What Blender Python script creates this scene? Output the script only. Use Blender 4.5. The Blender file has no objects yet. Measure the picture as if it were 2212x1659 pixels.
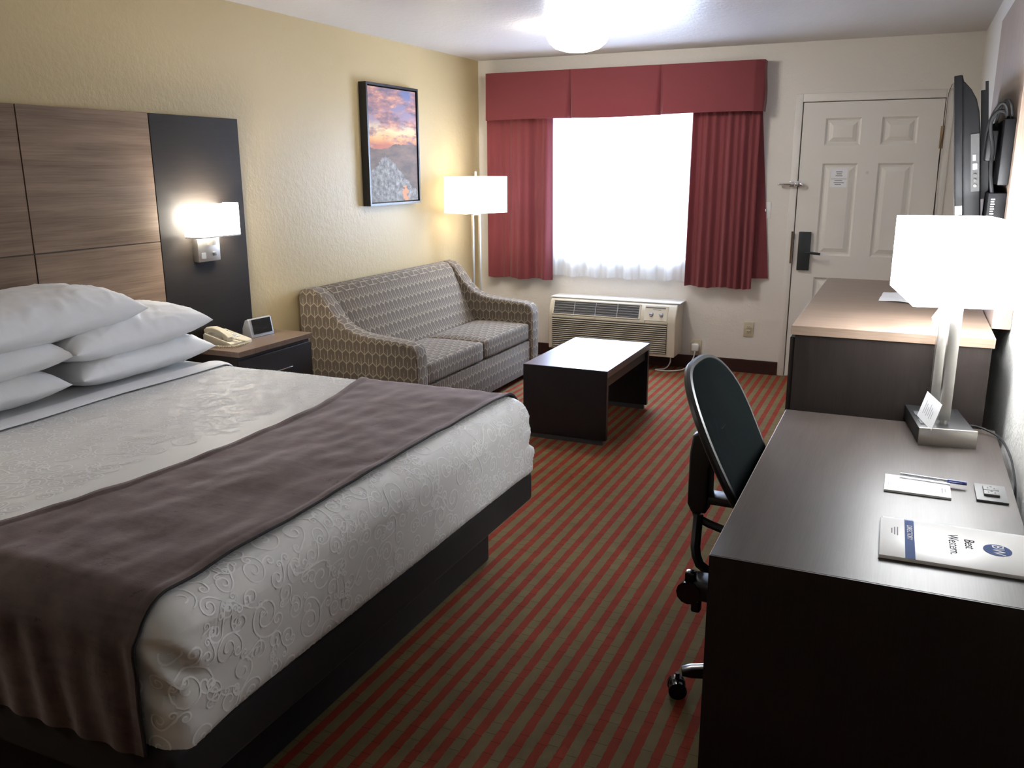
import bpy, bmesh, math, random
from mathutils import Vector, Matrix, noise
R = math.radians
random.seed(7)
sc = bpy.context.scene
COL = sc.collection

# ------------------------------------------------------------------ materials
MATS = {}
class NT:
    def __init__(s, name):
        s.m = bpy.data.materials.new(name); s.m.use_nodes = True
        s.t = s.m.node_tree; s.n = s.t.nodes; s.l = s.t.links
        s.b = s.n['Principled BSDF']; s.out = s.n['Material Output']
        MATS[name] = s.m
    def node(s, typ, ins=None, **kw):
        n = s.n.new(typ)
        for k, v in kw.items(): setattr(n, k, v)
        for k, v in (ins or {}).items():
            i = n.inputs[k]
            if isinstance(v, bpy.types.NodeSocket): s.l.new(v, i)
            else: i.default_value = v
        return n
    def math(s, op, a, b=0.0, c=0.0):
        n = s.node('ShaderNodeMath', operation=op)
        for i, v in enumerate((a, b, c)):
            if isinstance(v, bpy.types.NodeSocket): s.l.new(v, n.inputs[i])
            else: n.inputs[i].default_value = v
        return n.outputs[0]
    def mix(s, f, a, b, blend='MIX'):
        n = s.node('ShaderNodeMix', data_type='RGBA', blend_type=blend)
        for i, v in ((0, f), (6, a), (7, b)):
            if isinstance(v, bpy.types.NodeSocket): s.l.new(v, n.inputs[i])
            else: n.inputs[i].default_value = v if i == 0 else tuple(v) + ((1,) if len(v) == 3 else ())
        return n.outputs[2]
    def noise(s, vec, scale, detail=3, rough=.5):
        return s.node('ShaderNodeTexNoise', {'Vector': vec, 'Scale': scale, 'Detail': detail, 'Roughness': rough}).outputs[0]
    def scaled(s, vec, sx, sy, sz):
        return s.node('ShaderNodeVectorMath', {0: vec, 1: (sx, sy, sz)}, operation='MULTIPLY').outputs[0]
    def pos(s): return s.node('ShaderNodeNewGeometry').outputs['Position']
    def objc(s): return s.node('ShaderNodeTexCoord').outputs['Object']
    def uv(s): return s.node('ShaderNodeTexCoord').outputs['UV']
    def xyz(s, v):
        o = s.node('ShaderNodeSeparateXYZ', {0: v}).outputs; return o[0], o[1], o[2]
    def setb(s, **kw):
        for k, v in kw.items():
            k = k.replace('_', ' ')
            i = s.b.inputs[k]
            if isinstance(v, bpy.types.NodeSocket): s.l.new(v, i)
            elif k in ('Base Color', 'Emission Color', 'Sheen Tint', 'Specular Tint') and len(v) == 3: i.default_value = tuple(v) + (1,)
            else: i.default_value = v
        return s
    def bump(s, h, dist=.002, strength=1.0):
        n = s.node('ShaderNodeBump', {'Height': h, 'Distance': dist, 'Strength': strength})
        s.l.new(n.outputs[0], s.b.inputs['Normal'])
    def ramp(s, f, stops):
        n = s.node('ShaderNodeValToRGB', {0: f}); e = n.color_ramp.elements
        while len(e) < len(stops): e.new(.5)
        for el, (p, c) in zip(e, stops): el.position = p; el.color = tuple(c) + (1,)
        return n.outputs[0]

def plain(name, col, rough=.5, metal=0, spec=.5, var=.06, scale=40, **kw):
    m = NT(name); n = m.noise(m.objc(), scale)
    c = m.mix(n, [x * (1 - var) for x in col], [min(1, x * (1 + var)) for x in col])
    m.setb(Base_Color=c, Roughness=rough, Metallic=metal, Specular_IOR_Level=spec, **kw)
    return m

def wallmat(name, col, rough=.5, spec=.4, scale=70, dist=.0022):
    m = NT(name); p = m.pos()
    n1 = m.noise(p, scale, 2, .55); n2 = m.noise(p, scale * .33, 1, .5)
    h = m.math('ADD', m.math('MULTIPLY', n2, 1.3), m.math('MULTIPLY', n1, 1.2))
    c = m.mix(m.noise(p, 1.5, 0), [x * .97 for x in col], [min(1, x * 1.03) for x in col])
    m.setb(Base_Color=c, Roughness=rough, Specular_IOR_Level=spec); m.bump(h, dist, .75)
    return m
wallmat('tan_wall_paint', (.485, .385, .215), .42, .22, 75, .0016)
wallmat('white_wall_paint', (.74, .70, .64), .5, .2, 80, .0013)
wallmat('white_ceiling_paint', (.60, .575, .56), .34, .35, 60, .0018)
wallmat('grey_wall_paint', (.66, .65, .62), .40, .5, 80, .003)
plain('white_door_paint', (.76, .73, .67), .42, var=.02, scale=3)

def wood(name, dark, light, rough, axis='u', sc_=1.0, band=1.0, spec=.5, bump=.0002, lo=.35, hi=.85):
    m = NT(name); p = m.uv()
    s1 = (1.2, 22, 1) if axis == 'u' else (22, 1.2, 1)
    s2 = (6, 220, 1) if axis == 'u' else (220, 6, 1)
    n1 = m.noise(m.scaled(p, *[x * sc_ for x in s1]), 1, 4, .55)
    n2 = m.noise(m.scaled(p, *[x * sc_ for x in s2]), 1, 3, .6)
    f = m.math('ADD', m.math('MULTIPLY', n1, band), m.math('MULTIPLY', n2, 1 - band * .6))
    f = m.node('ShaderNodeMapRange', {'Value': f, 'From Min': lo, 'From Max': hi}).outputs[0]
    m.setb(Base_Color=m.mix(f, dark, light), Roughness=rough, Specular_IOR_Level=spec)
    m.bump(n2, bump, .5)
    return m
wood('headboard_wood', (.092, .058, .036), (.215, .145, .096), .5, 'u', .8, .80, .2, .0002, .42, .80)
wood('dresser_top_wood', (.16, .112, .082), (.29, .21, .155), .36, 'u', 1.4, .45)
wood('tv_panel_wood', (.18, .13, .10), (.33, .25, .20), .40, 'v', 1.4, .45)
wood('espresso_wood', (.011, .008, .007), (.024, .018, .016), .45, 'v', 1.6, .4, .3)
wood('espresso_panel_wood', (.011, .009, .0075), (.020, .016, .013), .45, 'u', 1.3, .4, .12)
wood('desk_top_wood', (.030, .024, .021), (.060, .048, .042), .39, 'v', 1.3, .5, .28)
wood('nightstand_top_wood', (.10, .065, .045), (.19, .13, .092), .30, 'v', 1.4, .5)
wood('baseboard_wood', (.022, .009, .008), (.055, .022, .018), .4, 'u', 1, .5)
wood('coffee_table_top_wood', (.034, .031, .042), (.050, .046, .060), .31, 'u', 1.3, .5, 1.0).setb(Coat_Weight=1.0, Coat_Roughness=.30)
wood('coffee_table_side_wood', (.008, .008, .011), (.016, .015, .019), .35, 'v', 1.3, .5, .5)

def carpet():
    m = NT('striped_carpet'); p = m.pos(); x, y, z = m.xyz(p)
    w = m.noise(m.scaled(p, 30, 30, 30), 1, 2)
    xx = m.math('ADD', x, m.math('MULTIPLY', m.math('SUBTRACT', w, .5), .008))
    row = m.math('FLOOR', m.math('DIVIDE', m.math('ADD', x, .678 + .0155 + 6.22 * 3), .0311))
    rv = m.node('ShaderNodeTexWhiteNoise', {'W': row}, noise_dimensions='1D').outputs[0]
    yy = m.math('ADD', m.math('DIVIDE', y, .052), m.math('MULTIPLY', rv, 7.3))
    cell = m.math('FLOOR', yy); fy = m.math('FRACT', yy)
    cv = m.node('ShaderNodeTexWhiteNoise', {'Vector': m.node('ShaderNodeCombineXYZ', {0: row, 1: cell}).outputs[0]}, noise_dimensions='2D').outputs[0]
    cut = m.math('MULTIPLY', m.math('LESS_THAN', fy, .05), m.math('GREATER_THAN', cv, .5))
    s = m.math('COSINE', m.math('MULTIPLY', m.math('ADD', xx, .678), 2 * math.pi / .0622))
    red = m.node('ShaderNodeMapRange', {'Value': s, 'From Min': .02, 'From Max': .22}).outputs[0]
    pile = m.noise(m.scaled(p, 500, 500, 500), 1, 2)
    blot = m.noise(m.scaled(p, 9, 9, 9), 1, 2)
    c = m.mix(red, (.165, .127, .062), (.235, .040, .022))
    f = m.math('MULTIPLY', m.math('ADD', m.math('MULTIPLY', pile, .9), .55), m.math('ADD', m.math('MULTIPLY', blot, .4), .8))
    f = m.math('MULTIPLY', f, m.math('ADD', m.math('MULTIPLY', cv, .08), .96))
    f = m.math('MULTIPLY', f, m.math('SUBTRACT', 1, m.math('MULTIPLY', cut, .42)))
    g = m.node('ShaderNodeCombineColor', {0: f, 1: f, 2: f}).outputs[0]
    m.setb(Base_Color=m.mix(1.0, c, g, 'MULTIPLY'), Roughness=.95, Specular_IOR_Level=.1)
    m.bump(m.math('SUBTRACT', m.math('MULTIPLY', pile, .5), m.math('MULTIPLY', cut, .5)), .002, .6)
carpet()

def cloth(name, col, rough=.8, sheen=.1, weave=900, wr=.002, wscale=14, spec=.2, **kw):
    m = NT(name); p = m.objc()
    w = m.noise(m.scaled(p, weave, weave, weave), 1, 1)
    n = m.noise(p, wscale, 2, .55)
    m.setb(Base_Color=m.mix(n, [x * .96 for x in col], [min(1, x * 1.03) for x in col]), Roughness=rough,
           Sheen_Weight=sheen, Specular_IOR_Level=spec, **kw)
    m.bump(m.math('ADD', n, m.math('MULTIPLY', w, .08)), wr, .6)
    return m
cloth('pillow_cotton', (.83, .83, .83), .75, .1, 900, .012, 7)
cloth('bed_linen_satin', (.73, .725, .71), .52, .15, 1200, .0012, 4, .3)
cloth('scroll_thread', (.95, .95, .95), .9, .1, 1200, .001, 20)
cloth('folded_sheet_cotton', (.82, .82, .83), .7, .1, 900, .006, 9)
cloth('bed_base_fabric', (.020, .018, .018), .8, .05, 900, .001, 20)
def velvet():
    m = NT('brown_velvet'); p = m.pos()
    n = m.noise(p, 9, 5, .65); n2 = m.noise(m.scaled(p, 5, 60, 60), 1, 3, .6); w = m.noise(m.scaled(p, 400, 400, 400), 1, 1)
    n3 = m.noise(m.scaled(p, 5, 5, 5), 3.2, 6, .75)
    f = m.node('ShaderNodeMapRange', {'Value': m.math('ADD', m.math('MULTIPLY', n, .75), m.math('MULTIPLY', n2, .25)), 'From Min': .36, 'From Max': .62}).outputs[0]
    f = m.math('SUBTRACT', f, m.math('MULTIPLY', m.math('GREATER_THAN', n3, .63), .9))
    m.setb(Base_Color=m.mix(f, (.054, .038, .035), (.100, .072, .067)), Roughness=.75, Sheen_Weight=.55, Sheen_Roughness=.35,
           Sheen_Tint=(.75, .62, .62), Specular_IOR_Level=.15)
    m.bump(m.math('ADD', n, m.math('MULTIPLY', w, .2)), .003, .6)
velvet()
cloth('brown_velvet_hem', (.020, .018, .020), .85, .2, 500, .002, 60)

def sofa_fabric():
    m = NT('sofa_fabric'); u, v, _ = m.xyz(m.uv())
    # elongated hexagon lattice with nested chevrons
    W, Hh = .054, .078
    def cellpart(ox, oy):
        a = m.math('SUBTRACT', m.math('FLOORED_MODULO', m.math('ADD', m.math('DIVIDE', u, W), ox), 1.0), .5)
        b = m.math('SUBTRACT', m.math('FLOORED_MODULO', m.math('ADD', m.math('DIVIDE', v, Hh), oy), 1.7320508), .8660254)
        return a, b
    a1, b1 = cellpart(0, 0); a2, b2 = cellpart(.5, .8660254)
    d1 = m.math('ADD', m.math('MULTIPLY', a1, a1), m.math('MULTIPLY', b1, b1))
    d2 = m.math('ADD', m.math('MULTIPLY', a2, a2), m.math('MULTIPLY', b2, b2))
    k = m.math('LESS_THAN', d1, d2)
    gx = m.math('ADD', m.math('MULTIPLY', a1, k), m.math('MULTIPLY', a2, m.math('SUBTRACT', 1, k)))
    gy = m.math('ADD', m.math('MULTIPLY', b1, k), m.math('MULTIPLY', b2, m.math('SUBTRACT', 1, k)))
    ax = m.math('ABSOLUTE', gx); ay = m.math('ABSOLUTE', gy)
    e = m.math('SUBTRACT', .5, m.math('MAXIMUM', ax, m.math('ADD', m.math('MULTIPLY', ax, .5), m.math('MULTIPLY', ay, .8660254))))
    outer = m.math('LESS_THAN', e, .030)
    # open the top of every hexagon so the lines read as linked arrows
    inner = m.math('MULTIPLY', m.math('LESS_THAN', m.math('ABSOLUTE', m.math('SUBTRACT', e, .17)), .022), m.math('GREATER_THAN', gy, -.16))
    mid = m.math('LESS_THAN', m.math('ABSOLUTE', m.math('SUBTRACT', e, .30)), .03)
    stem = m.math('MULTIPLY', m.math('LESS_THAN', ax, .028), m.math('LESS_THAN', gy, -.02))
    c = m.mix(mid, (.130, .103, .078), (.095, .074, .056))
    c = m.mix(inner, c, (.066, .051, .040))
    c = m.mix(m.math('MAXIMUM', outer, stem), c, (.34, .29, .21))
    w = m.noise(m.scaled(m.uv(), 1200, 1200, 1), 1, 1)
    m.setb(Base_Color=c, Roughness=.85, Sheen_Weight=.15, Specular_IOR_Level=.2)
    m.bump(m.math('ADD', m.math('MULTIPLY', w, .3), m.math('MULTIPLY', outer, .5)), .0008, .5)
sofa_fabric()

def curtain():
    m = NT('red_curtain_fabric'); p = m.objc()
    w = m.noise(m.scaled(p, 300, 300, 900), 1, 2)
    m.setb(Base_Color=m.mix(w, (.18, .034, .040), (.26, .056, .064)), Roughness=.72, Sheen_Weight=.25, Specular_IOR_Level=.25)
    tr = m.node('ShaderNodeBsdfTranslucent', {'Color': (.30, .04, .06, 1)})
    mx = m.node('ShaderNodeMixShader', {0: .18}); m.l.new(m.b.outputs[0], mx.inputs[1]); m.l.new(tr.outputs[0], mx.inputs[2])
    m.l.new(mx.outputs[0], m.out.inputs[0]); m.bump(w, .0006, .5)
curtain()
def sheer():
    m = NT('sheer_curtain_fabric')
    m.setb(Base_Color=(.85, .86, .87), Roughness=.8, Specular_IOR_Level=.1)
    tl = m.node('ShaderNodeBsdfTranslucent', {'Color': (.9, .91, .93, 1)}); tp = m.node('ShaderNodeBsdfTransparent', {'Color': (1, 1, 1, 1)})
    m1 = m.node('ShaderNodeMixShader', {0: .55}); m.l.new(m.b.outputs[0], m1.inputs[1]); m.l.new(tl.outputs[0], m1.inputs[2])
    m2 = m.node('ShaderNodeMixShader', {0: .30}); m.l.new(m1.outputs[0], m2.inputs[1]); m.l.new(tp.outputs[0], m2.inputs[2])
    m.l.new(m2.outputs[0], m.out.inputs[0])
sheer()
def glass():
    m = NT('window_glass')
    tp = m.node('ShaderNodeBsdfTransparent'); gl = m.node('ShaderNodeBsdfGlossy', {'Roughness': .02})
    m2 = m.node('ShaderNodeMixShader', {0: .06}); m.l.new(tp.outputs[0], m2.inputs[1]); m.l.new(gl.outputs[0], m2.inputs[2])
    m.l.new(m2.outputs[0], m.out.inputs[0])
glass()
def emis(name, col, st, base=(.9, .9, .88)):
    m = NT(name); n = m.noise(m.objc(), 200, 2)
    m.setb(Base_Color=base, Roughness=.8, Emission_Color=col, Emission_Strength=m.math('MULTIPLY', m.math('ADD', m.math('MULTIPLY', n, .1), .95), st))
emis('lamp_shade_glow', (1, .90, .76), 3.2)
emis('desk_lamp_shade_glow', (.95, .97, 1.0), 16.0)
emis('sconce_shade_glow', (1, .93, .82), 34)
emis('ceiling_globe_glow', (1, .94, .85), 38)
emis('bulb_glow', (1, .9, .75), 12)
plain('brushed_nickel', (.62, .60, .56), .32, 1, scale=150)
plain('chrome', (.75, .75, .75), .15, 1)
plain('black_plastic', (.012, .012, .013), .38)
plain('black_gloss_plastic', (.010, .010, .011), .16)
plain('dark_grey_plastic', (.05, .052, .056), .45)
plain('grey_plastic', (.13, .13, .13), .55, spec=.3)
plain('white_plastic', (.80, .79, .76), .4, var=.02)
plain('ivory_plastic', (.62, .56, .42), .38, var=.02)
plain('beige_plastic', (.62, .57, .46), .42, var=.03)
plain('almond_outlet_plastic', (.56, .50, .36), .4, var=.02)
plain('vent_dark', (.045, .047, .05), .6)
plain('tv_strip_plastic', (.06, .06, .06), .6, spec=.2)
plain('tv_black_plastic', (.006, .006, .007), .5, spec=.25)
plain('silver_plastic', (.38, .39, .41), .35, .4)
plain('dark_slot', (.01, .01, .01), .7)
plain('paper_white', (.85, .86, .87), .7, var=.02)
plain('paper_grey_print', (.25, .26, .28), .8, spec=.05)
plain('print_blue', (.07, .10, .33), .5)
plain('print_dark', (.03, .03, .035), .8, spec=.05)
plain('logo_blue', (.05, .09, .24), .75, spec=.12)
plain('folder_cover', (.90, .89, .87), .30, spec=.25, var=.02)
plain('lock_metal', (.035, .042, .044), .42, .3)
plain('brass_aged', (.22, .15, .09), .35, 1)
plain('groove_brown', (.055, .028, .015), .6)
plain('edge_glint', (.35, .33, .31), .25)  # pale grey standing in for the highlight on the desk edge
plain('white_cord', (.55, .53, .50), .5)
plain('dark_cord', (.012, .012, .013), .6, spec=.2)
def clear_sheet():
    m = NT('clear_plastic'); tp = m.node('ShaderNodeBsdfTransparent'); gl = m.node('ShaderNodeBsdfGlossy', {'Roughness': .08})
    m2 = m.node('ShaderNodeMixShader', {0: .12}); m.l.new(tp.outputs[0], m2.inputs[1]); m.l.new(gl.outputs[0], m2.inputs[2])
    m.l.new(m2.outputs[0], m.out.inputs[0])
clear_sheet()
def chairmesh():
    m = NT('black_chair_mesh'); u, v, _ = m.xyz(m.uv())
    g = m.math('MULTIPLY', m.math('SINE', m.math('MULTIPLY', u, 1600)), m.math('SINE', m.math('MULTIPLY', v, 1600)))
    m.setb(Base_Color=(.008, .010, .0105), Roughness=.9, Specular_IOR_Level=.0)
    tp = m.node('ShaderNodeBsdfTransparent'); mx = m.node('ShaderNodeMixShader', {0: m.math('MULTIPLY', m.math('GREATER_THAN', g, .6), .35)})
    m.l.new(m.b.outputs[0], mx.inputs[1]); m.l.new(tp.outputs[0], mx.inputs[2]); m.l.new(mx.outputs[0], m.out.inputs[0])
chairmesh()
def landscape():
    m = NT('landscape_print'); u, v, _ = m.xyz(m.uv())   # u across 0..1, v up 0..1
    p = m.uv()
    n = m.noise(m.scaled(p, 2.2, 5, 1), 1, 5, .6); n2 = m.noise(m.scaled(p, 2.4, 9, 1), 1.3, 6, .62); n3 = m.noise(m.scaled(p, 9, 12, 1), 1.7, 6, .7)
    sky = m.ramp(m.math('ADD', v, m.math('MULTIPLY', m.math('SUBTRACT', n, .5), .12)),
                 [(.50, (.50, .20, .15)), (.56, (.80, .42, .20)), (.63, (.78, .60, .35)), (.72, (.36, .27, .33)), (1.0, (.13, .18, .33))])
    cl = m.ramp(n2, [(.30, (.80, .46, .25)), (.47, (.42, .23, .22)), (.62, (.17, .15, .20))])
    cm = m.node('ShaderNodeMapRange', {'Value': m.math('ADD', m.noise(m.scaled(p, 1.7, 6.5, 1), 1.2, 5, .6), m.math('MULTIPLY', m.math('SUBTRACT', v, .7), .35)), 'From Min': .44, 'From Max': .54}).outputs[0]
    sky = m.mix(cm, sky, cl)
    rock = m.ramp(n3, [(.30, (.11, .115, .12)), (.45, (.22, .21, .205)), (.56, (.32, .31, .29)), (.70, (.48, .47, .45))])
    far = m.ramp(n2, [(.35, (.15, .13, .125)), (.65, (.27, .20, .17))])
    h1 = m.math('ADD', .50, m.math('ADD', m.math('MULTIPLY', m.math('SUBTRACT', n, .5), .20), m.math('MULTIPLY', m.math('SUBTRACT', u, .5), .06)))
    # near ridge peaks left of centre and drops to the right
    rid = m.math('SUBTRACT', .42, m.math('MULTIPLY', m.math('ABSOLUTE', m.math('SUBTRACT', u, .32)), .5))
    h2 = m.math('ADD', rid, m.math('MULTIPLY', m.math('SUBTRACT', n2, .5), .22))
    c = m.mix(m.math('LESS_THAN', v, h1), sky, far)
    c = m.mix(m.math('LESS_THAN', v, h2), c, rock)
    fire = m.math('MULTIPLY', m.math('LESS_THAN', m.math('ABSOLUTE', m.math('SUBTRACT', u, .72)), m.math('MULTIPLY', m.math('SUBTRACT', n3, .33), .30)),
                  m.math('LESS_THAN', v, m.math('ADD', .02, m.math('MULTIPLY', n2, .2))))
    c = m.mix(fire, c, (.60, .30, .18))
    m.setb(Base_Color=c, Roughness=.6, Specular_IOR_Level=.08)
landscape()

# ------------------------------------------------------------------ mesh builder
class MB:
    def __init__(s, uvfix=None): s.bm = bmesh.new(); s.uvs = None
    def _xf(s, vs, M):
        if M is not None: bmesh.ops.transform(s.bm, matrix=M, verts=vs)
    def box(s, x0, x1, y0, y1, z0, z1, bev=0, seg=2, M=None, mi=0):
        b = bmesh.new(); bmesh.ops.create_cube(b, size=1)
        for v in b.verts:
            v.co = Vector(((x0 + x1) / 2 + v.co.x * (x1 - x0), (y0 + y1) / 2 + v.co.y * (y1 - y0), (z0 + z1) / 2 + v.co.z * (z1 - z0)))
        if bev: bmesh.ops.bevel(b, geom=list(b.edges), offset=bev, segments=seg, profile=.5, affect='EDGES', clamp_overlap=True)
        s.absorb(b, M, mi); return s
    def absorb(s, b, M=None, mi=0):
        if M is not None: bmesh.ops.transform(b, matrix=M, verts=list(b.verts))
        for f in b.faces: f.material_index = mi
        me = bpy.data.meshes.new('tmp'); b.to_mesh(me); b.free(); s.bm.from_mesh(me); bpy.data.meshes.remove(me)
    def cyl(s, p0, p1, r0, r1=None, n=20, M=None, mi=0):
        p0 = Vector(p0); p1 = Vector(p1); d = p1 - p0; r1 = r0 if r1 is None else r1
        b = bmesh.new(); bmesh.ops.create_cone(b, cap_ends=True, segments=n, radius1=r0, radius2=r1, depth=d.length)
        q = d.to_track_quat('Z', 'Y').to_matrix().to_4x4(); q.translation = (p0 + p1) / 2
        bmesh.ops.transform(b, matrix=q, verts=list(b.verts)); s.absorb(b, M, mi); return s
    def sph(s, c, r, n=16, sc3=(1, 1, 1), M=None, mi=0):
        b = bmesh.new(); bmesh.ops.create_uvsphere(b, u_segments=n, v_segments=n // 2 + 2, radius=r)
        for v in b.verts: v.co = Vector((c[0] + v.co.x * sc3[0], c[1] + v.co.y * sc3[1], c[2] + v.co.z * sc3[2]))
        s.absorb(b, M, mi); return s
    def prism(s, pts, a0, a1, axis='y', bev=0, seg=3, M=None, mi=0):
        b = bmesh.new()
        def mk(p, a):
            return {'y': (p[0], a, p[1]), 'x': (a, p[0], p[1]), 'z': (p[0], p[1], a)}[axis]
        v0 = [b.verts.new(mk(p, a0)) for p in pts]; v1 = [b.verts.new(mk(p, a1)) for p in pts]
        b.faces.new(v0); b.faces.new(v1[::-1]); n = len(pts); 
        for i in range(n): b.faces.new((v0[i], v1[i], v1[(i + 1) % n], v0[(i + 1) % n]))
        bmesh.ops.recalc_face_normals(b, faces=list(b.faces))
        if bev:
            es = [e for e in b.edges if (e.verts[0] in v0) == (e.verts[1] in v0)]
            bmesh.ops.bevel(b, geom=es, offset=bev, segments=seg, profile=.5, affect='EDGES', clamp_overlap=True)
        s.absorb(b, M, mi); return s
    def tube(s, pts, r, n=8, closed=False, M=None, mi=0, smooth=0, flat=1.0):
        P = [Vector(p) for p in pts]
        for _ in range(smooth):
            Q = [] if closed else [P[0]]
            rng = range(len(P)) if closed else range(len(P) - 1)
            for i in rng:
                a, c = P[i], P[(i + 1) % len(P)]; Q += [a * .75 + c * .25, a * .25 + c * .75]
            if not closed: Q.append(P[-1])
            P = Q
        b = bmesh.new(); rings = []; N = len(P); up = None
        for i, p in enumerate(P):
            d = (P[(i + 1) % N] - P[i - 1]) if closed else (P[min(i + 1, N - 1)] - P[max(i - 1, 0)])
            d.normalize()
            if up is None: up = Vector((0, 0, 1)) if abs(d.z) < .9 else Vector((1, 0, 0))
            sx = d.cross(up).normalized(); up = sx.cross(d).normalized()
            rr = r[i * (len(r) - 1) // max(1, N - 1)] if isinstance(r, (list, tuple)) else r
            rings.append([b.verts.new(p + sx * math.cos(t) * rr * flat + up * math.sin(t) * rr) for t in [2 * math.pi * k / n for k in range(n)]])
        for i in range(N if closed else N - 1):
            A, B = rings[i], rings[(i + 1) % N]
            for k in range(n): b.faces.new((A[k], A[(k + 1) % n], B[(k + 1) % n], B[k]))
        if not closed: b.faces.new(rings[0][::-1]); b.faces.new(rings[-1])
        bmesh.ops.recalc_face_normals(b, faces=list(b.faces))
        s.absorb(b, M, mi); return s
    def lathe(s, prof, c=(0, 0, 0), n=32, M=None, mi=0):
        b = bmesh.new(); rings = []
        for r, z in prof:
            rings.append([b.verts.new((c[0] + r * math.cos(2 * math.pi * k / n), c[1] + r * math.sin(2 * math.pi * k / n), c[2] + z)) for k in range(n)])
        for A, B in zip(rings, rings[1:]):
            for k in range(n): b.faces.new((A[k], A[(k + 1) % n], B[(k + 1) % n], B[k]))
        b.faces.new(rings[0][::-1]); b.faces.new(rings[-1])
        bmesh.ops.remove_doubles(b, verts=list(b.verts), dist=1e-5)
        bmesh.ops.recalc_face_normals(b, faces=list(b.faces))
        s.absorb(b, M, mi); return s
    def grid(s, f, nu, nv, thick=0, M=None, mi=0, closed_u=False):
        """f(u,v) -> point, u,v in 0..1; thick makes a solid sheet"""
        b = bmesh.new(); G = [[b.verts.new(f(i / nu, j / nv)) for j in range(nv + 1)] for i in range(nu + 1)]
        for i in range(nu):
            for j in range(nv):
                try: b.faces.new((G[i][j], G[i + 1][j], G[i + 1][j + 1], G[i][j + 1]))
                except ValueError: pass
        if thick:
            b.normal_update(); bmesh.ops.solidify(b, geom=list(b.faces), thickness=thick)
        s.absorb(b, M, mi); return s
    def quad(s, pts, thick=0, M=None, mi=0):
        b = bmesh.new(); b.faces.new([b.verts.new(p) for p in pts])
        if thick: b.normal_update(); bmesh.ops.solidify(b, geom=list(b.faces), thickness=thick)
        s.absorb(b, M, mi); return s

ROOTM = {}
def tag(o, label=None, cat=None, group=None, kind=None):
    if label: o['label'] = label
    if cat: o['category'] = cat
    if group: o['group'] = group
    if kind: o['kind'] = kind
    return o
def thing(name, label, cat, loc=(0, 0, 0), rz=0, group=None):
    o = bpy.data.objects.new(name, None); COL.objects.link(o); o.empty_display_size = .1
    o.location = loc; o.rotation_euler = (0, 0, rz)
    ROOTM[o] = Matrix.Translation(Vector(loc)) @ Matrix.Rotation(rz, 4, 'Z')
    return tag(o, label, cat, group)
def build(name, mb, mat, parent=None, local=False, label=None, smooth=38, origin=True, boxuv=True, mats=None):
    bm = mb.bm
    if parent is not None:
        Mi = Matrix.Identity(4) if local else ROOTM[parent].inverted()
        Mp = ROOTM[parent]
        if not local: bmesh.ops.transform(bm, matrix=Mi, verts=list(bm.verts))
    off = Vector((0, 0, 0))
    if parent is None and origin:
        xs = [v.co.x for v in bm.verts]; ys = [v.co.y for v in bm.verts]; zs = [v.co.z for v in bm.verts]
        off = Vector(((min(xs) + max(xs)) / 2, (min(ys) + max(ys)) / 2, min(zs)))
        bmesh.ops.translate(bm, vec=-off, verts=list(bm.verts))
    bm.normal_update()
    if boxuv:
        uvl = bm.loops.layers.uv.verify()
        for f in bm.faces:
            n = f.normal; ax, ay, az = abs(n.x), abs(n.y), abs(n.z)
            for l in f.loops:
                c = l.vert.co
                l[uvl].uv = (c.x, c.y) if az >= ax and az >= ay else ((c.y, c.z) if ax >= ay else (c.x, c.z))
    me = bpy.data.meshes.new(name); bm.to_mesh(me); bm.free()
    for mm in (mats or [mat]): me.materials.append(MATS[mm])
    if smooth:
        me.polygons.foreach_set('use_smooth', [True] * len(me.polygons)); me.set_sharp_from_angle(angle=R(smooth))
    o = bpy.data.objects.new(name, me); COL.objects.link(o)
    if parent is not None: o.parent = parent; ROOTM[o] = Mp
    else: o.location = off; ROOTM[o] = Matrix.Translation(off)
    if label: o['label'] = label
    return o
def struct(name, mb, mat, **kw): return tag(build(name, mb, mat, origin=False, **kw), kind='structure')
def textmesh(name, txt, size, M, mat, parent, extrude=.0002, font_shear=0):
    cu = bpy.data.curves.new('t', 'FONT'); cu.body = txt; cu.size = size; cu.extrude = extrude; cu.align_x = 'CENTER'; cu.align_y = 'CENTER'; cu.shear = font_shear
    to = bpy.data.objects.new('t', cu); COL.objects.link(to)
    dg = bpy.context.evaluated_depsgraph_get(); dg.update()
    me = bpy.data.meshes.new_from_object(to.evaluated_get(dg)); bpy.data.objects.remove(to)
    b = bmesh.new(); b.from_mesh(me); bpy.data.meshes.remove(me)
    mb = MB(); mb.absorb(b, M)
    return build(name, mb, mat, parent, smooth=0)

XL, XR, YF, YB, ZC = -3.393, .355, 6.86, -1.6, 2.447

# ------------------------------------------------------------------ room shell
struct('floor', MB().box(XL - .15, XR + .15, YB - .1, YF + .15, -.1, 0), 'striped_carpet', smooth=0)
struct('ceiling', MB().box(XL - .15, XR + .15, YB - .1, YF + .15, ZC, ZC + .1), 'white_ceiling_paint', smooth=0)
struct('wall_left', MB().box(XL - .15, XL, YB - .1, YF + .15, 0, ZC), 'tan_wall_paint', smooth=0)
struct('wall_right', MB().box(XR, XR + .15, YB - .1, YF + .15, 0, ZC), 'grey_wall_paint', smooth=0)
struct('wall_back', MB().box(XL, XR, YB - .1, YB, 0, ZC), 'tan_wall_paint', smooth=0)
WX0, WX1, WZ0, WZ1 = -2.66, -1.57, .86, 2.05
DX0, DX1, DZ1 = -.772, .161, 2.036
w = MB()
w.box(XL, WX0, YF, YF + .15, 0, ZC); w.box(WX1, DX0, YF, YF + .15, 0, ZC); w.box(DX1, XR, YF, YF + .15, 0, ZC)
w.box(WX0, WX1, YF, YF + .15, 0, WZ0); w.box(WX0, WX1, YF, YF + .15, WZ1, ZC); w.box(DX0, DX1, YF, YF + .15, DZ1, ZC)
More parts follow.
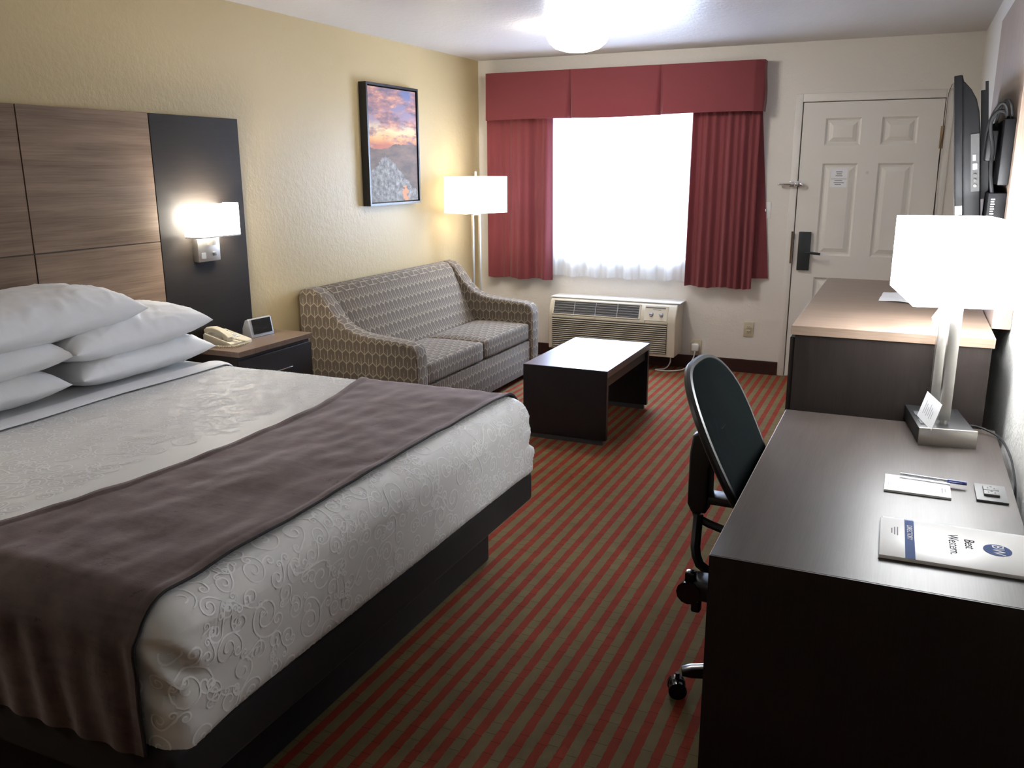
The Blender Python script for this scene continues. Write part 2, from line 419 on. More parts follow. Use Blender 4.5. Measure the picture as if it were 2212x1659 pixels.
struct('wall_far', w, 'white_wall_paint', smooth=0)
struct('baseboard_far', MB().box(XL + .013, -.823, YF - .013, YF, 0, .105, .002), 'baseboard_wood', smooth=0)
struct('baseboard_left', MB().box(XL, XL + .012, 3.9, YF, 0, .105, .002), 'baseboard_wood', smooth=0)
# window
wn = struct('window_1', MB().box(WX0, WX0 + .05, YF + .07, YF + .12, WZ0, WZ1).box(WX1 - .05, WX1, YF + .07, YF + .12, WZ0, WZ1)
            .box(WX0, WX1, YF + .07, YF + .12, WZ0, WZ0 + .05).box(WX0, WX1, YF + .07, YF + .12, WZ1 - .05, WZ1)
            .box(-2.13, -2.10, YF + .075, YF + .115, WZ0, WZ1), 'white_door_paint', smooth=0)
build('window_pane', MB().box(WX0 + .05, -2.13, YF + .09, YF + .094, WZ0 + .05, WZ1 - .05), 'window_glass', wn, smooth=0)
build('window_pane', MB().box(-2.10, WX1 - .05, YF + .09, YF + .094, WZ0 + .05, WZ1 - .05), 'window_glass', wn, smooth=0)
build('window_sill', MB().box(WX0, WX1, YF, YF + .07, WZ0, WZ0 + .012, .002), 'white_door_paint', wn, smooth=0)

# door
dl = MB(); x0, x1 = -.766, .156
dl.box(x0, x1, 6.876, 6.905, .008, 2.031)
cols = [(-.607, -.365), (-.232, .002)]; rows = [(.24, .777), (.94, 1.605), (1.73, 1.92)]
F0, F1 = 6.863, 6.876
dl.box(x0, cols[0][0], F0, F1, .008, 2.031); dl.box(cols[0][1], cols[1][0], F0, F1, .008, 2.031); dl.box(cols[1][1], x1, F0, F1, .008, 2.031)
for c in cols:
    zz = [.008] + [q for r_ in rows for q in r_] + [2.031]
    for a, b_ in zip(zz[::2], zz[1::2]): dl.box(c[0], c[1], F0, F1, a, b_)
    for (za, zb) in rows:
        for (i0, i1, ya, yb) in ((0, .014, 6.8635, 6.875), (.026, .055, 6.875, 6.865)):
            b = bmesh.new()
            o_ = [b.verts.new(q) for q in ((c[0] + i0, ya, za + i0), (c[1] - i0, ya, za + i0), (c[1] - i0, ya, zb - i0), (c[0] + i0, ya, zb - i0))]
            n_ = [b.verts.new(q) for q in ((c[0] + i1, yb, za + i1), (c[1] - i1, yb, za + i1), (c[1] - i1, yb, zb - i1), (c[0] + i1, yb, zb - i1))]
            for k in range(4): b.faces.new((o_[k], o_[(k + 1) % 4], n_[(k + 1) % 4], n_[k]))
            if i0: b.faces.new(n_)
            dl.absorb(b)
door = struct('door_1', dl, 'white_door_paint', smooth=0)
build('door_frame', MB().box(-.822, -.773, 6.853, 6.86, 0, 2.092, .003).box(.162, .212, 6.853, 6.86, 0, 2.092, .003).box(-.773, .162, 6.853, 6.86, 2.037, 2.092, .003)
      , 'white_door_paint', door)
build('door_gap_shade', MB().box(DX0, DX1, 6.915, 7.0, 0, DZ1), 'dark_slot', door, smooth=0, label='dark slab coloured as the shadow in the gap behind the door edge')  # dark slab filling the opening, painted as the shade in the door gap
lk = build('electronic_lock', MB().box(-.733, -.645, 6.838, 6.863, .826, 1.112, .006, 3), 'lock_metal', door, label='dark grey electronic lock plate')
build('lever_handle', MB().cyl((-.672, 6.84, .962), (-.672, 6.795, .962), .011).tube([(-.672, 6.80, .962), (-.62, 6.795, .961), (-.567, 6.80, .955)], .0095, 10, smooth=1), 'lock_metal', lk, label='dark grey lever handle')
build('strike_plate', MB().box(-.779, -.7725, 6.838, 6.843, .875, 1.113).box(-.786, -.773, 6.8395, 6.843, .875, 1.113), 'brass_aged', door, label='aged metal strike plate')
g = MB().box(-.772, -.735, 6.838, 6.8425, 1.438, 1.478, .002).cyl((-.775, 6.842, 1.458), (-.775, 6.815, 1.458), .009).sph((-.775, 6.812, 1.458), .014)
g.box(-.905, -.80, 6.812, 6.836, 1.449, 1.467, .006, 3).box(-.825, -.79, 6.83, 6.8425, 1.44, 1.476, .003).cyl((-.80, 6.822, 1.458), (-.762, 6.822, 1.458), .006)
build('swing_bar_latch', g, 'chrome', door, label='shiny swing bar security latch')
build('latch_knob', MB().cyl((-.742, 6.863, 1.456), (-.742, 6.83, 1.456), .008).sph((-.742, 6.828, 1.456), .016, sc3=(1, .6, 1)), 'chrome', door, label='shiny round latch knob')
build('peephole', MB().cyl((-.298, 6.868, 1.539), (-.298, 6.858, 1.539), .011).cyl((-.298, 6.862, 1.539), (-.298, 6.855, 1.539), .005), 'brushed_nickel', door, label='metal peephole')
build('hinge', MB().cyl((.160, 6.852, 1.70), (.160, 6.852, 1.85), .008).box(.145, .158, 6.858, 6.8625, 1.70, 1.85), 'brass_aged', door, label='aged brass hinge')
build('threshold', MB().box(DX0, DX1, 6.85, 6.93, 0, .008, .002), 'brushed_nickel', door)
nt = thing('door_notice', 'small white printed notice stuck on upper left panel of the door', 'notice', (-.487, 6.8635, 1.43))
build('sheet', MB().box(-.546, -.430, 6.8632, 6.8640, 1.436, 1.570), 'paper_white', nt, smooth=0)
nl = MB()
for k, (wd, z) in enumerate(((.044, 1.545), (.036, 1.531), (.046, 1.517))): nl.box(-.487 - wd / 2, -.487 + wd / 2, 6.8627, 6.8632, z - .003, z + .003)
nl.box(-.541, -.434, 6.8627, 6.8632, 1.494, 1.4965)
for k, (a, b_, z) in enumerate(((-.515, -.462, 1.483), (-.52, -.45, 1.468), (-.512, -.47, 1.456))): nl.box(a, b_, 6.8627, 6.8632, z - .0022, z + .0022)
build('print', nl, 'paper_grey_print', nt, smooth=0, label='grey printed lines')
# switch + outlets
def outlet(name, label, x, y, z, face='y', size=(.076, .118), mat='almond_outlet_plastic', group=None):
    t = thing(name, label, 'wall outlet', (x, y, z - size[1] / 2), group=group)
    build('cover_plate', MB().box(x - size[0] / 2, x + size[0] / 2, y - .006, y, z - size[1] / 2, z + size[1] / 2, .002), mat, t)
    for s_ in (1, -1):
        rc = MB().box(x - .017, x + .017, y - .009, y - .005, z + s_ * .0195 - .0145, z + s_ * .0195 + .0145, .003)
        r_ = build('receptacle', rc, mat, t)
        sl = MB().box(x - .008, x - .0055, y - .0096, y - .0085, z + s_ * .0195 - .002, z + s_ * .0195 + .006).box(x + .0055, x + .008, y - .0096, y - .0085, z + s_ * .0195 - .002, z + s_ * .0195 + .006).cyl((x, y - .0096, z + s_ * .0195 - .007), (x, y - .0085, z + s_ * .0195 - .007), .0025, n=8)
        build('slot', sl, 'dark_slot', r_, label='dark outlet slots')
    return t
outlet('wall_outlet', 'almond wall outlet with nothing plugged in, between window wall unit and door', -1.058, YF, .347)
outlet('wall_outlet', 'almond wall outlet with a plug in it, low beside the air conditioner', -1.463, YF, .176, size=(.088, .118))
sw = thing('light_switch', 'white light switch half hidden by the right edge of the red curtain', 'light switch', (-.985, YF, 1.2))
build('cover_plate', MB().box(-1.02, -.95, YF - .006, YF, 1.205, 1.325, .002), 'white_plastic', sw)
build('toggle', MB().box(-.99, -.98, YF - .016, YF - .005, 1.255, 1.275, .002), 'white_plastic', sw)

# ------------------------------------------------------------------ valance, curtains, sheer
va = thing('window_valance', 'red fabric box valance with two pleats above the window', 'valance', (-2.15, YF - .07, 1.96))
def valf(u, v):
    z = 1.968 + v * .36 + (-.010 + .018 * u) * (1 - v)
    L = [(-3.26, 6.858), (-3.26, 6.722), (-2.527, 6.72), (-2.52, 6.72), (-2.513, 6.72), (-1.803, 6.72), (-1.796, 6.72), (-1.789, 6.72), (-1.10, 6.718), (-1.035, 6.745), (-1.035, 6.858)]
    cut = [0, .06, .28, .30, .32, .58, .60, .62, .88, .93, 1]
    for i in range(len(cut) - 1):
        if u <= cut[i + 1] + 1e-9: break
    t = (u - cut[i]) / (cut[i + 1] - cut[i]); a, b_ = L[i], L[i + 1]
    x = a[0] + (b_[0] - a[0]) * t; y = a[1] + (b_[1] - a[1]) * t
    for px in (-2.52, -1.796):
        d = abs(x - px)
        if d < .03: y += (.035 * (1 - v) + .004) * max(0, 1 - d / (.012 + .014 * (1 - v)))
    if .06 < u < .93: y -= .010 * (1 - v) + .003 * math.sin(x * 9)
    z += .006 * math.sin(x * 4.1 + 1) * (1 - v)
    return (x + (.006 if u >= .93 else 0) * math.sin(v * 5), y, z)
build('skirt', MB().grid(valf, 260, 14, .004), 'red_curtain_fabric', va, smooth=60)
build('top_board', MB().box(-3.255, -1.04, 6.73, 6.858, 2.318, 2.330), 'red_curtain_fabric', va)
def fold(x0, x1, zt, zb, y0, amps, seed, flare=0, edge=.03):
    rnd = random.Random(seed); ph = [rnd.random() * 6.28 for _ in range(4)]
    def f(u, v):
        w_ = (x1 - x0); xx = x0 + w_ * u; s_ = 0
        for k, (A, per) in enumerate(amps):
            s_ += A * math.sin(2 * math.pi * (xx / per + .18 * math.sin(ph[k] + u * 5)) + ph[k] + (1 - v) * .4)
        x = xx + flare * (1 - v) * (u - .5) * 2 + .006 * s_ / .02 * .5
        z = zb + (zt - zb) * v + (.006 * math.sin(xx * 25 + seed)) * (1 - v)
        return (x, y0 + s_ * (.55 + .45 * (1 - v)), z)
    return f
c1 = thing('window_curtain', 'red curtain panel hanging left of the window behind the floor lamp', 'curtain', (-3.0, 6.8, .67), group='red curtains either side of the window')
build('panel', MB().grid(fold(-3.272, -2.695, 1.99, .668, 6.785, [(.026, .24), (.010, .083)], 3), 150, 24, .003), 'red_curtain_fabric', c1, smooth=70)
c2 = thing('window_curtain', 'red curtain panel gathered in tight folds right of the window', 'curtain', (-1.3, 6.8, .67), group='red curtains either side of the window')
build('panel', MB().grid(fold(-1.545, -1.055, 1.99, .672, 6.780, [(.012, .052), (.012, .17), (.008, .083)], 8, .008), 220, 24, .003), 'red_curtain_fabric', c2, smooth=70)
def bk(u, v):
    x = -1.13 + (.075 + .115 * (1 - v)) * u + .01 * math.sin(u * 9); return (x, 6.822 + .012 * math.sin(u * 7 + 1) + .012 * u, .752 + 1.235 * v)
build('return_panel', MB().grid(bk, 30, 16, .003), 'red_curtain_fabric', c2, smooth=70)
sh = MB().grid(fold(-2.74, -1.50, 1.985, .70, 6.828, [(.014, .17), (.007, .068)], 5), 260, 24, 0)
sh = build('sheer_curtain', sh, 'sheer_curtain_fabric', smooth=70)
tag(sh, 'white sheer curtain glowing in front of the window', 'curtain')

# ------------------------------------------------------------------ air conditioner
ac = thing('air_conditioner', 'beige wall air conditioner with louvred front under the window', 'air conditioner', (-2.115, 6.72, .12))
AX0, AX1 = -2.645, -1.575
prof = [(6.605, .125), (6.598, .385), (6.600, .415), (6.612, .45), (6.630, .49), (6.648, .520), (6.665, .534), (6.69, .54), (6.858, .54), (6.858, .125)]
hs = MB(); hs.prism(prof, AX0, AX1, 'x', .012, 3)
build('housing', hs, 'beige_plastic', ac)
build('top_lid', MB().box(AX0 - .005, AX1 + .015, 6.665, 6.858, .5395, .548, .003), 'white_plastic', ac)
# sloping face frame helper: s along slope 0..1 from (6.600,.405) to (6.652,.522)
def slope(xa, xb, s0, s1, out, th, M=MB):
    A = Vector((6.5985, .405)); B = Vector((6.648, .522)); d = B - A; n = Vector((-d.y, d.x)).normalized()
    def P(s, o): q = A + d * s + n * o; return (q.x, q.y)
    return [P(s0, out), P(s1, out), P(s1, out - th), P(s0, out - th)]
vg = build('vent_opening', MB().prism(slope(0, 0, .10, .93, .0075, .012), -2.60, -1.875, 'x', .003, 2), 'vent_dark', ac, label='dark slotted air outlet')
bars = MB()
for k in range(5): s0 = .16 + k * .165; bars.prism(slope(0, 0, s0, s0 + .025, .011, .008), -2.60, -1.875, 'x')
for xx in (-2.42, -2.237, -2.055): bars.prism(slope(0, 0, .10, .93, .012, .008), xx - .003, xx + .003, 'x')
build('grille', bars, 'silver_plastic', vg)
frm = MB()
for a, b_ in ((.04, .10), (.93, .99)): frm.prism(slope(0, 0, a, b_, .011, .014), -2.612, -1.863, 'x', .003)
for a, b_ in ((-2.612, -2.598), (-1.877, -1.863)): frm.prism(slope(0, 0, .04, .99, .011, .014), a, b_, 'x', .003)
build('vent_frame', frm, 'beige_plastic', ac)
cp = build('control_panel', MB().prism(slope(0, 0, .02, .97, .0085, .012), -1.83, -1.645, 'x', .003), 'beige_plastic', ac, label='recessed beige control panel')
for xx in (-1.775, -1.695):
    A = Vector((6.5985, .405)); B = Vector((6.648, .522)); d = B - A; n = Vector((-d.y, d.x)).normalized(); q = A + d * .42 + n * .008; q2 = q + n * .014
    build('knob', MB().cyl((xx, q.x, q.y), (xx, q2.x, q2.y), .018, .015).cyl((xx - .011, q2.x - .001, q2.y + .001), (xx + .011, q2.x - .001, q2.y + .001), .004), 'silver_plastic', cp, label='silver dial knob')
build('marking', MB().prism(slope(0, 0, .80, .88, .0095, .004), -1.825, -1.665, 'x').prism(slope(0, 0, .70, .73, .0095, .004), -1.765, -1.70, 'x'), 'grey_plastic', cp)
lv = MB()
for k in range(14):
    z = .152 + k * .0165
    lv.prism([(6.602, z), (6.580, z + .004), (6.580, z + .008), (6.602, z + .010)], -2.605, -1.645, 'x')
lp_ = build('louvre_panel', MB().box(-2.607, -1.643, 6.594, 6.603, .148, .384), 'grey_plastic', ac, smooth=0)  # darker grey backing, its colour standing in for shade between the slats
build('louvre', lv, 'beige_plastic', lp_, smooth=0)
build('panel_rail', MB().box(-2.61, -2.235, 6.588, 6.602, .386, .405, .003).box(-2.232, -1.82, 6.588, 6.602, .386, .405, .003).box(-1.817, -1.64, 6.588, 6.602, .386, .405, .003), 'beige_plastic', ac)
cord = [(-1.63, 6.70, .125), (-1.625, 6.69, .06), (-1.66, 6.66, .012), (-1.74, 6.65, .008), (-1.72, 6.62, .008), (-1.60, 6.63, .008), (-1.50, 6.68, .02), (-1.47, 6.80, .08), (-1.465, 6.82, .12), (-1.463, 6.815, .155)]
build('power_cord', MB().tube(cord, .0055, 8, smooth=2), 'white_cord', ac, label='white power cord')
build('plug', MB().box(-1.492, -1.434, 6.812, 6.8495, .148, .205, .008, 3).cyl((-1.463, 6.815, .152), (-1.463, 6.815, .128), .008, .006), 'white_plastic', ac, label='white plug')

# ------------------------------------------------------------------ coffee table
ct = thing('coffee_table', 'low dark coffee table with slab ends between bed and air conditioner', 'coffee table', (-1.748, 5.075, 0))
X0, X1, Y0, Y1 = -2.012, -1.485, 4.625, 5.525
build('tabletop', MB().box(X0, X1, Y0, Y1, .408, .45, .0015, 1), 'coffee_table_top_wood', ct)
build('end_panel', MB().box(X0, X1 - .003, Y0 - .001, Y0 + .032, .03, .447, .001, 1), 'coffee_table_side_wood', ct)
build('end_panel', MB().box(X0, X1 - .003, Y1 - .032, Y1 + .001, .03, .447, .001, 1), 'coffee_table_side_wood', ct)
build('side_rail', MB().box(X1 - .05, X1 - .022, Y0 + .032, Y1 - .032, .34, .408), 'coffee_table_side_wood', ct)
build('side_rail', MB().box(X0 + .022, X0 + .05, Y0 + .032, Y1 - .032, .34, .408), 'coffee_table_side_wood', ct)
for yy in (Y0 + .016, Y1 - .016):
    build('foot', MB().box(X0 + .02, X1 - .022, yy - .012, yy + .012, 0, .03), 'dark_grey_plastic', ct)

# ------------------------------------------------------------------ sofa
SX = -2.55
so = thing('sofa', 'two seat sofa in taupe fabric with looped arrow pattern against the tan wall', 'sofa', (-2.96, 5.22, 0))
armp = [(-3.36, .03), (-3.372, .40), (-3.375, .82), (-3.36, .862), (-3.31, .874), (-3.255, .862), (-3.205, .825), (-3.16, .765), (-3.11, .70), (-3.05, .648), (-2.97, .615), (-2.88, .601), (-2.76, .592), (-2.64, .582), (-2.585, .570), (-2.556, .542), (-2.546, .50), (-2.546, .25), (-2.548, .03)]
def arm(y0, y1): return MB().prism(armp, y0, y1, 'y', .022, 4)
build('arm', arm(4.285, 4.425), 'sofa_fabric', so, smooth=50)
build('arm', arm(6.02, 6.16), 'sofa_fabric', so, smooth=50)
bp = [(-3.36, .25), (-3.368, .82), (-3.35, .862), (-3.31, .872), (-3.262, .862), (-3.225, .825), (-3.165, .70), (-3.075, .50), (-3.02, .40), (-3.0, .28)]
build('backrest', MB().prism(bp, 4.42, 6.025, 'y', .012, 2), 'sofa_fabric', so, smooth=60)
for (a, b_) in ((4.428, 5.226), (5.230, 6.017)):
    def cu(a=a, b_=b_):
        m = MB(); b = bmesh.new(); bmesh.ops.create_cube(b, size=1); bmesh.ops.subdivide_edges(b, edges=list(b.edges), cuts=13, use_grid_fill=True)
        cx, cy, cz = (-3.02 + -2.562) / 2, (a + b_) / 2, .365; hx, hy, hz = .229, (b_ - a) / 2, .068; r = .028
        for v in b.verts:
            p = Vector((v.co.x * 2 * hx, v.co.y * 2 * hy, v.co.z * 2 * hz)); q = Vector((max(-hx + r, min(hx - r, p.x)), max(-hy + r, min(hy - r, p.y)), max(-hz + r, min(hz - r, p.z))))
            d = p - q
            if d.length > 1e-6: p = q + d.normalized() * r
            if p.z > 0: p.z += .014 * (1 - (p.x / hx) ** 2) * (1 - (p.y / hy) ** 4)
            v.co = p + Vector((cx, cy, cz))
        m.absorb(b); return m
    build('seat_cushion', cu(), 'sofa_fabric', so, smooth=60)
build('base', MB().box(-3.34, -2.566, 4.42, 6.025, .045, .292, .008), 'sofa_fabric', so)
for x, y in ((-2.62, 4.36), (-2.62, 6.08), (-3.30, 4.36), (-3.30, 6.08)):
    build('foot', MB().cyl((x, y, 0), (x, y, .035), .022, .026), 'black_plastic', so)

# ------------------------------------------------------------------ floor lamp
FLc = (-3.135, 6.268, 0); th = R(-24)
fl = thing('floor_lamp', 'floor lamp with lit rectangular white shade in the corner behind the sofa', 'floor lamp', FLc, th)
def shade_mb(w_, l_, z0, z1, t=.003):
    m = MB()
    for (a, b_, c, d) in ((-w_ / 2, w_ / 2, -l_ / 2, -l_ / 2 + t), (-w_ / 2, w_ / 2, l_ / 2 - t, l_ / 2), (-w_ / 2, -w_ / 2 + t, -l_ / 2 + t, l_ / 2 - t), (w_ / 2 - t, w_ / 2, -l_ / 2 + t, l_ / 2 - t)):
        m.box(a, b_, c, d, z0, z1)
    return m
build('lamp_shade', shade_mb(.268, .424, 1.238, 1.518), 'lamp_shade_glow', fl, local=True, smooth=0, label='glowing white rectangular shade')
build('pole', MB().box(-.009, .009, -.042, -.028, .02, 1.24).box(-.009, .009, .028, .042, .02, 1.24).box(-.009, .009, -.042, .042, 1.22, 1.24), 'brushed_nickel', fl, local=True, smooth=0)
build('base', MB().box(-.11, .11, -.13, .13, 0, .022, .003), 'brushed_nickel', fl, local=True)
build('finial', MB().cyl((0, 0, 1.24), (0, 0, 1.545), .004).cyl((0, 0, 1.52), (0, 0, 1.558), .009, .007), 'brushed_nickel', fl, local=True)
build('bulb', MB().sph((0, 0, 1.37), .03), 'bulb_glow', fl, local=True)

# ------------------------------------------------------------------ painting
pt = thing('framed_picture', 'framed print of a canyon at sunset hanging above the sofa', 'picture', (XL, 5.41, 1.33))
fx0, fx1, py0, py1, pz0, pz1 = XL, -3.335, 5.075, 5.752, 1.333, 2.140
fr = MB(); t_ = .016
fr.box(fx0, fx1, py0, py0 + t_, pz0, pz1).box(fx0, fx1, py1 - t_, py1, pz0, pz1).box(fx0, fx1, py0 + t_, py1 - t_, pz0, pz0 + t_).box(fx0, fx1, py0 + t_, py1 - t_, pz1 - t_, pz1)
build('frame', fr, 'black_plastic', pt, smooth=0, label='thin black frame')
b = bmesh.new(); uvl = b.loops.layers.uv.verify(); i = .024
vs = [b.verts.new(q) for q in ((-3.345, py0 + i, pz0 + i), (-3.345, py1 - i, pz0 + i), (-3.345, py1 - i, pz1 - i), (-3.345, py0 + i, pz1 - i))]
f_ = b.faces.new(vs)
cv = MB(); cv.bm.free(); cv.bm = b
for l, q in zip(f_.loops, ((0, 0), (1, 0), (1, 1), (0, 1))): l[uvl].uv = q
r_ = bmesh.ops.extrude_face_region(b, geom=[f_]); bmesh.ops.translate(b, vec=(-.03, 0, 0), verts=[v for v in r_['geom'] if isinstance(v, bmesh.types.BMVert)])
bmesh.ops.recalc_face_normals(b, faces=list(b.faces))
build('canvas', cv, 'landscape_print', pt, smooth=0, boxuv=False, label='sunset sky over grey rock ridges')
# keep the front face UVs on the visible side

# ------------------------------------------------------------------ headboard
hb = thing('headboard', 'wall headboard of brown wood panels with dark side panels', 'headboard', (XL, 2.12, .28))
HX = -3.353; yz = [(1.015, 1.707), (1.713, 2.527), (2.533, 3.222)]; zr = [(.28, 1.234), (1.240, 1.845)]
build('backing_board', MB().box(XL + .001, HX - .006, 1.0, 3.24, .28, 1.844), 'groove_brown', hb, smooth=0, label='brown board seen in the grooves')
for (a, b_) in yz:
    for (c, d) in zr:
        build('wood_panel', MB().box(HX - .008, HX, a, b_, c, d, .0008, 1), 'headboard_wood', hb, smooth=0)
for (a, b_) in ((3.226, 3.84), (.40, 1.012)):
    build('dark_panel', MB().box(XL + .001, HX, a, b_, .28, 1.845, .001, 1), 'espresso_panel_wood', hb, smooth=0, label='near black side panel')

# ------------------------------------------------------------------ sconce
sn = thing('wall_sconce', 'lit square wall lamp on the dark headboard panel', 'wall lamp', (HX, 3.51, 1.115))
build('back_plate', MB().box(HX, HX + .036, 3.432, 3.590, 1.115, 1.32, .002), 'brushed_nickel', sn)
build('outlet', MB().box(HX + .036, HX + .038, 3.452, 3.484, 1.132, 1.163), 'dark_grey_plastic', sn, label='small dark outlet')
build('switch', MB().box(HX + .036, HX + .041, 3.533, 3.557, 1.142, 1.160, .001), 'black_plastic', sn, label='small black switch')
build('arm', MB().box(HX + .036, HX + .075, 3.498, 3.522, 1.20, 1.24).box(HX + .055, HX + .075, 3.498, 3.522, 1.20, 1.29), 'brushed_nickel', sn)
t = .003; sx0, sx1, sy0, sy1, sz0, sz1 = HX + .022, HX + .125, 3.365, 3.655, 1.243, 1.412
s_ = MB(); s_.box(sx1 - t, sx1, sy0, sy1, sz0, sz1).box(sx0, sx1 - t, sy0, sy0 + t, sz0, sz1).box(sx0, sx1 - t, sy1 - t, sy1, sz0, sz1)
build('lamp_shade', s_, 'sconce_shade_glow', sn, smooth=0, label='glowing white half box shade')
build('shade_trim', MB().box(sx1 - .001, sx1 + .001, sy0, sy1, sz0, sz0 + .007).box(sx0, sx1, sy0 - .001, sy0 + .001, sz0, sz0 + .007), 'white_plastic', sn, smooth=0)

sn['group'] = 'lit wall lamps on the dark headboard panels'
def copy_tree(o, parent=None):
    c = o.copy(); COL.objects.link(c); c.parent = parent
    for k in list(o.children): copy_tree(k, c)
    return c
sn2 = copy_tree(sn); sn2.location.y = .73; sn2['label'] = 'lit square wall lamp on the headboard panel farthest from the nightstand'
# ------------------------------------------------------------------ nightstand, phone, clock
ns = thing('nightstand', 'dark nightstand with brown wood top between bed and sofa', 'nightstand', (-3.19, 3.65, 0))
build('top', MB().box(-3.350, -3.030, 3.350, 3.955, .652, .680, .001, 1), 'nightstand_top_wood', ns, label='brown wood top')
build('body', MB().box(-3.348, -3.052, 3.358, 3.947, .06, .652), 'espresso_wood', ns, smooth=0)
build('plinth', MB().box(-3.33, -3.08, 3.38, 3.93, 0, .06), 'espresso_wood', ns, smooth=0)
for (a, b_) in ((.365, .632), (.08, .352)):
    d_ = build('drawer', MB().box(-3.052, -3.034, 3.36, 3.945, a, b_, .0015, 1), 'espresso_wood', ns)
    zc = (a + b_) / 2 + .025
    build('drawer_handle', MB().box(-3.018, -3.010, 3.60, 3.745, zc, zc + .008, .002).cyl((-3.034, 3.615, zc + .004), (-3.012, 3.615, zc + .004), .003).cyl((-3.034, 3.73, zc + .004), (-3.012, 3.73, zc + .004), .003), 'chrome', d_, label='slim chrome bar handle')
ph = thing('telephone', 'ivory corded telephone on the nightstand', 'telephone', (-3.255, 3.52, .68))
wed = [(-3.345, .681), (-3.345, .735), (-3.335, .741), (-3.17, .702), (-3.160, .695), (-3.160, .681)]
build('base', MB().prism(wed, 3.438, 3.602, 'y', .004, 2), 'ivory_plastic', ph)
hp = [(-3.345, .738), (-3.348, .757), (-3.33, .772), (-3.29, .776), (-3.24, .765), (-3.20, .745), (-3.182, .728), (-3.188, .708), (-3.215, .712), (-3.225, .728), (-3.25, .738), (-3.29, .746), (-3.315, .744), (-3.325, .734)]
build('handset', MB().prism(hp, 3.447, 3.492, 'y', .007, 3), 'ivory_plastic', ph)
kp = MB()
for r_ in range(4):
    for c in range(3):
        x = -3.275 + r_ * .019; y = 3.522 + c * .020; z = .741 - (x + 3.335) * .236
        kp.box(x - .006, x + .006, y - .007, y + .007, z - .002, z + .004, .001)
build('keypad', kp, 'white_plastic', ph, label='white number keys')
build('message_strip', MB().box(-3.325, -3.305, 3.515, 3.585, .7335, .7375), 'grey_plastic', ph)
coil = []
base_pts = [Vector(q) for q in ((-3.19, 3.47, .722), (-3.165, 3.49, .712), (-3.14, 3.53, .695), (-3.13, 3.565, .686), (-3.14, 3.50, .685), (-3.13, 3.44, .685), (-3.17, 3.41, .685), (-3.24, 3.40, .685), (-3.30, 3.42, .685))]
pp = base_pts
for _ in range(3): pp = [pp[0]] + [q for a, c in zip(pp, pp[1:]) for q in (a * .75 + c * .25, a * .25 + c * .75)] + [pp[-1]]
for k in range(len(pp) * 4):
    u = k / 4; i0 = int(u); i1 = min(i0 + 1, len(pp) - 1); q = pp[min(i0, len(pp) - 1)].lerp(pp[i1], u - i0); a = k * 1.15
    coil.append(q + Vector((.0028 * math.cos(a), .0028 * math.sin(a) * .5, .0028 * math.sin(a) + .002)))
build('coiled_cord', MB().tube(coil, .0028, 5), 'ivory_plastic', ph)
ck = thing('alarm_clock', 'small silver alarm clock with dark display on nightstand', 'clock', (-3.245, 3.762, .68), R(-5))
cb = [(.030, .002), (.012, .098), (.002, .103), (-.018, .095), (-.04, .05), (-.044, .002)]
build('case', MB().prism(cb, -.086, .086, 'y', .006, 3), 'silver_plastic', ck, local=True)
dp = [(.0285, .018), (.0305, .0175), (.0145, .0975), (.0120, .0975)]
build('display', MB().prism(dp, -.066, .074, 'y', .0005, 1), 'black_gloss_plastic', ck, local=True, label='glossy black display')
build('cord', MB().tube([(-.035, -.05, .03), (-.06, -.08, .012), (-.075, -.12, .006), (-.080, -.2, .006)], .003, 6, smooth=2), 'dark_cord', ck, local=True)

# ------------------------------------------------------------------ bed
BX0, BX1, BY0, BY1, BZ0, BZ1 = -3.335, -1.288, 1.146, 3.10, .375, .702
bed = thing('bed', 'king bed on a black fabric base', 'bed', (-2.3, 2.12, 0))
build('plinth', MB().box(-3.25, -1.455, 1.27, 2.99, 0, .262, .01), 'bed_base_fabric', bed)
build('box_base', MB().box(-3.345, -1.300, 1.135, 3.085, .258, .385, .02, 4), 'bed_base_fabric', bed, label='black fabric box base')
build('mattress', MB().box(-3.33, -1.32, 1.18, 3.07, .386, .66, .06, 5), 'pillow_cotton', bed)
RT = .095
def bedpoint(x, y, z):
    """rounded box surface in world coords from a raw box point"""
    rb = .03 if z < .5 else RT
    p = Vector((x, y, z)); r = RT if z > .5 else .05
    q = Vector((min(x, BX1 - r), max(BY0 + r, min(BY1 - r, y)), max(BZ0 + .02, min(BZ1 - r, z))))
    d = p - q
    if d.length > 1e-7:
        rr = r if z > q.z - 1e-6 or True else r
        # outside distance limited per axis
        if z <= BZ1 - r:
            dh = Vector((d.x, d.y, 0)); 
            if dh.length > 1e-7: p = Vector((q.x, q.y, z)) + dh.normalized() * r
        else: p = q + d.normalized() * r
    return p
cvm = MB(); b = bmesh.new(); bmesh.ops.create_cube(b, size=1)
bmesh.ops.subdivide_edges(b, edges=list(b.edges), cuts=1, use_grid_fill=True)
b.free(); b = bmesh.new()
def rng(a, c, n, dense=()):
    vals = set(round(a + (c - a) * k / n, 5) for k in range(n + 1))
    for (p, q, m_) in dense: vals |= set(round(p + (q - p) * k / m_, 5) for k in range(m_ + 1))
    return sorted(vals)
gx = rng(BX0, BX1, 50, [(BX1 - .12, BX1, 16)]); gy = rng(BY0, BY1, 50, [(BY0, BY0 + .12, 16), (BY1 - .12, BY1, 16)]); gz = rng(BZ0, BZ1, 18, [(BZ1 - .1, BZ1, 8)])
vmap = {}
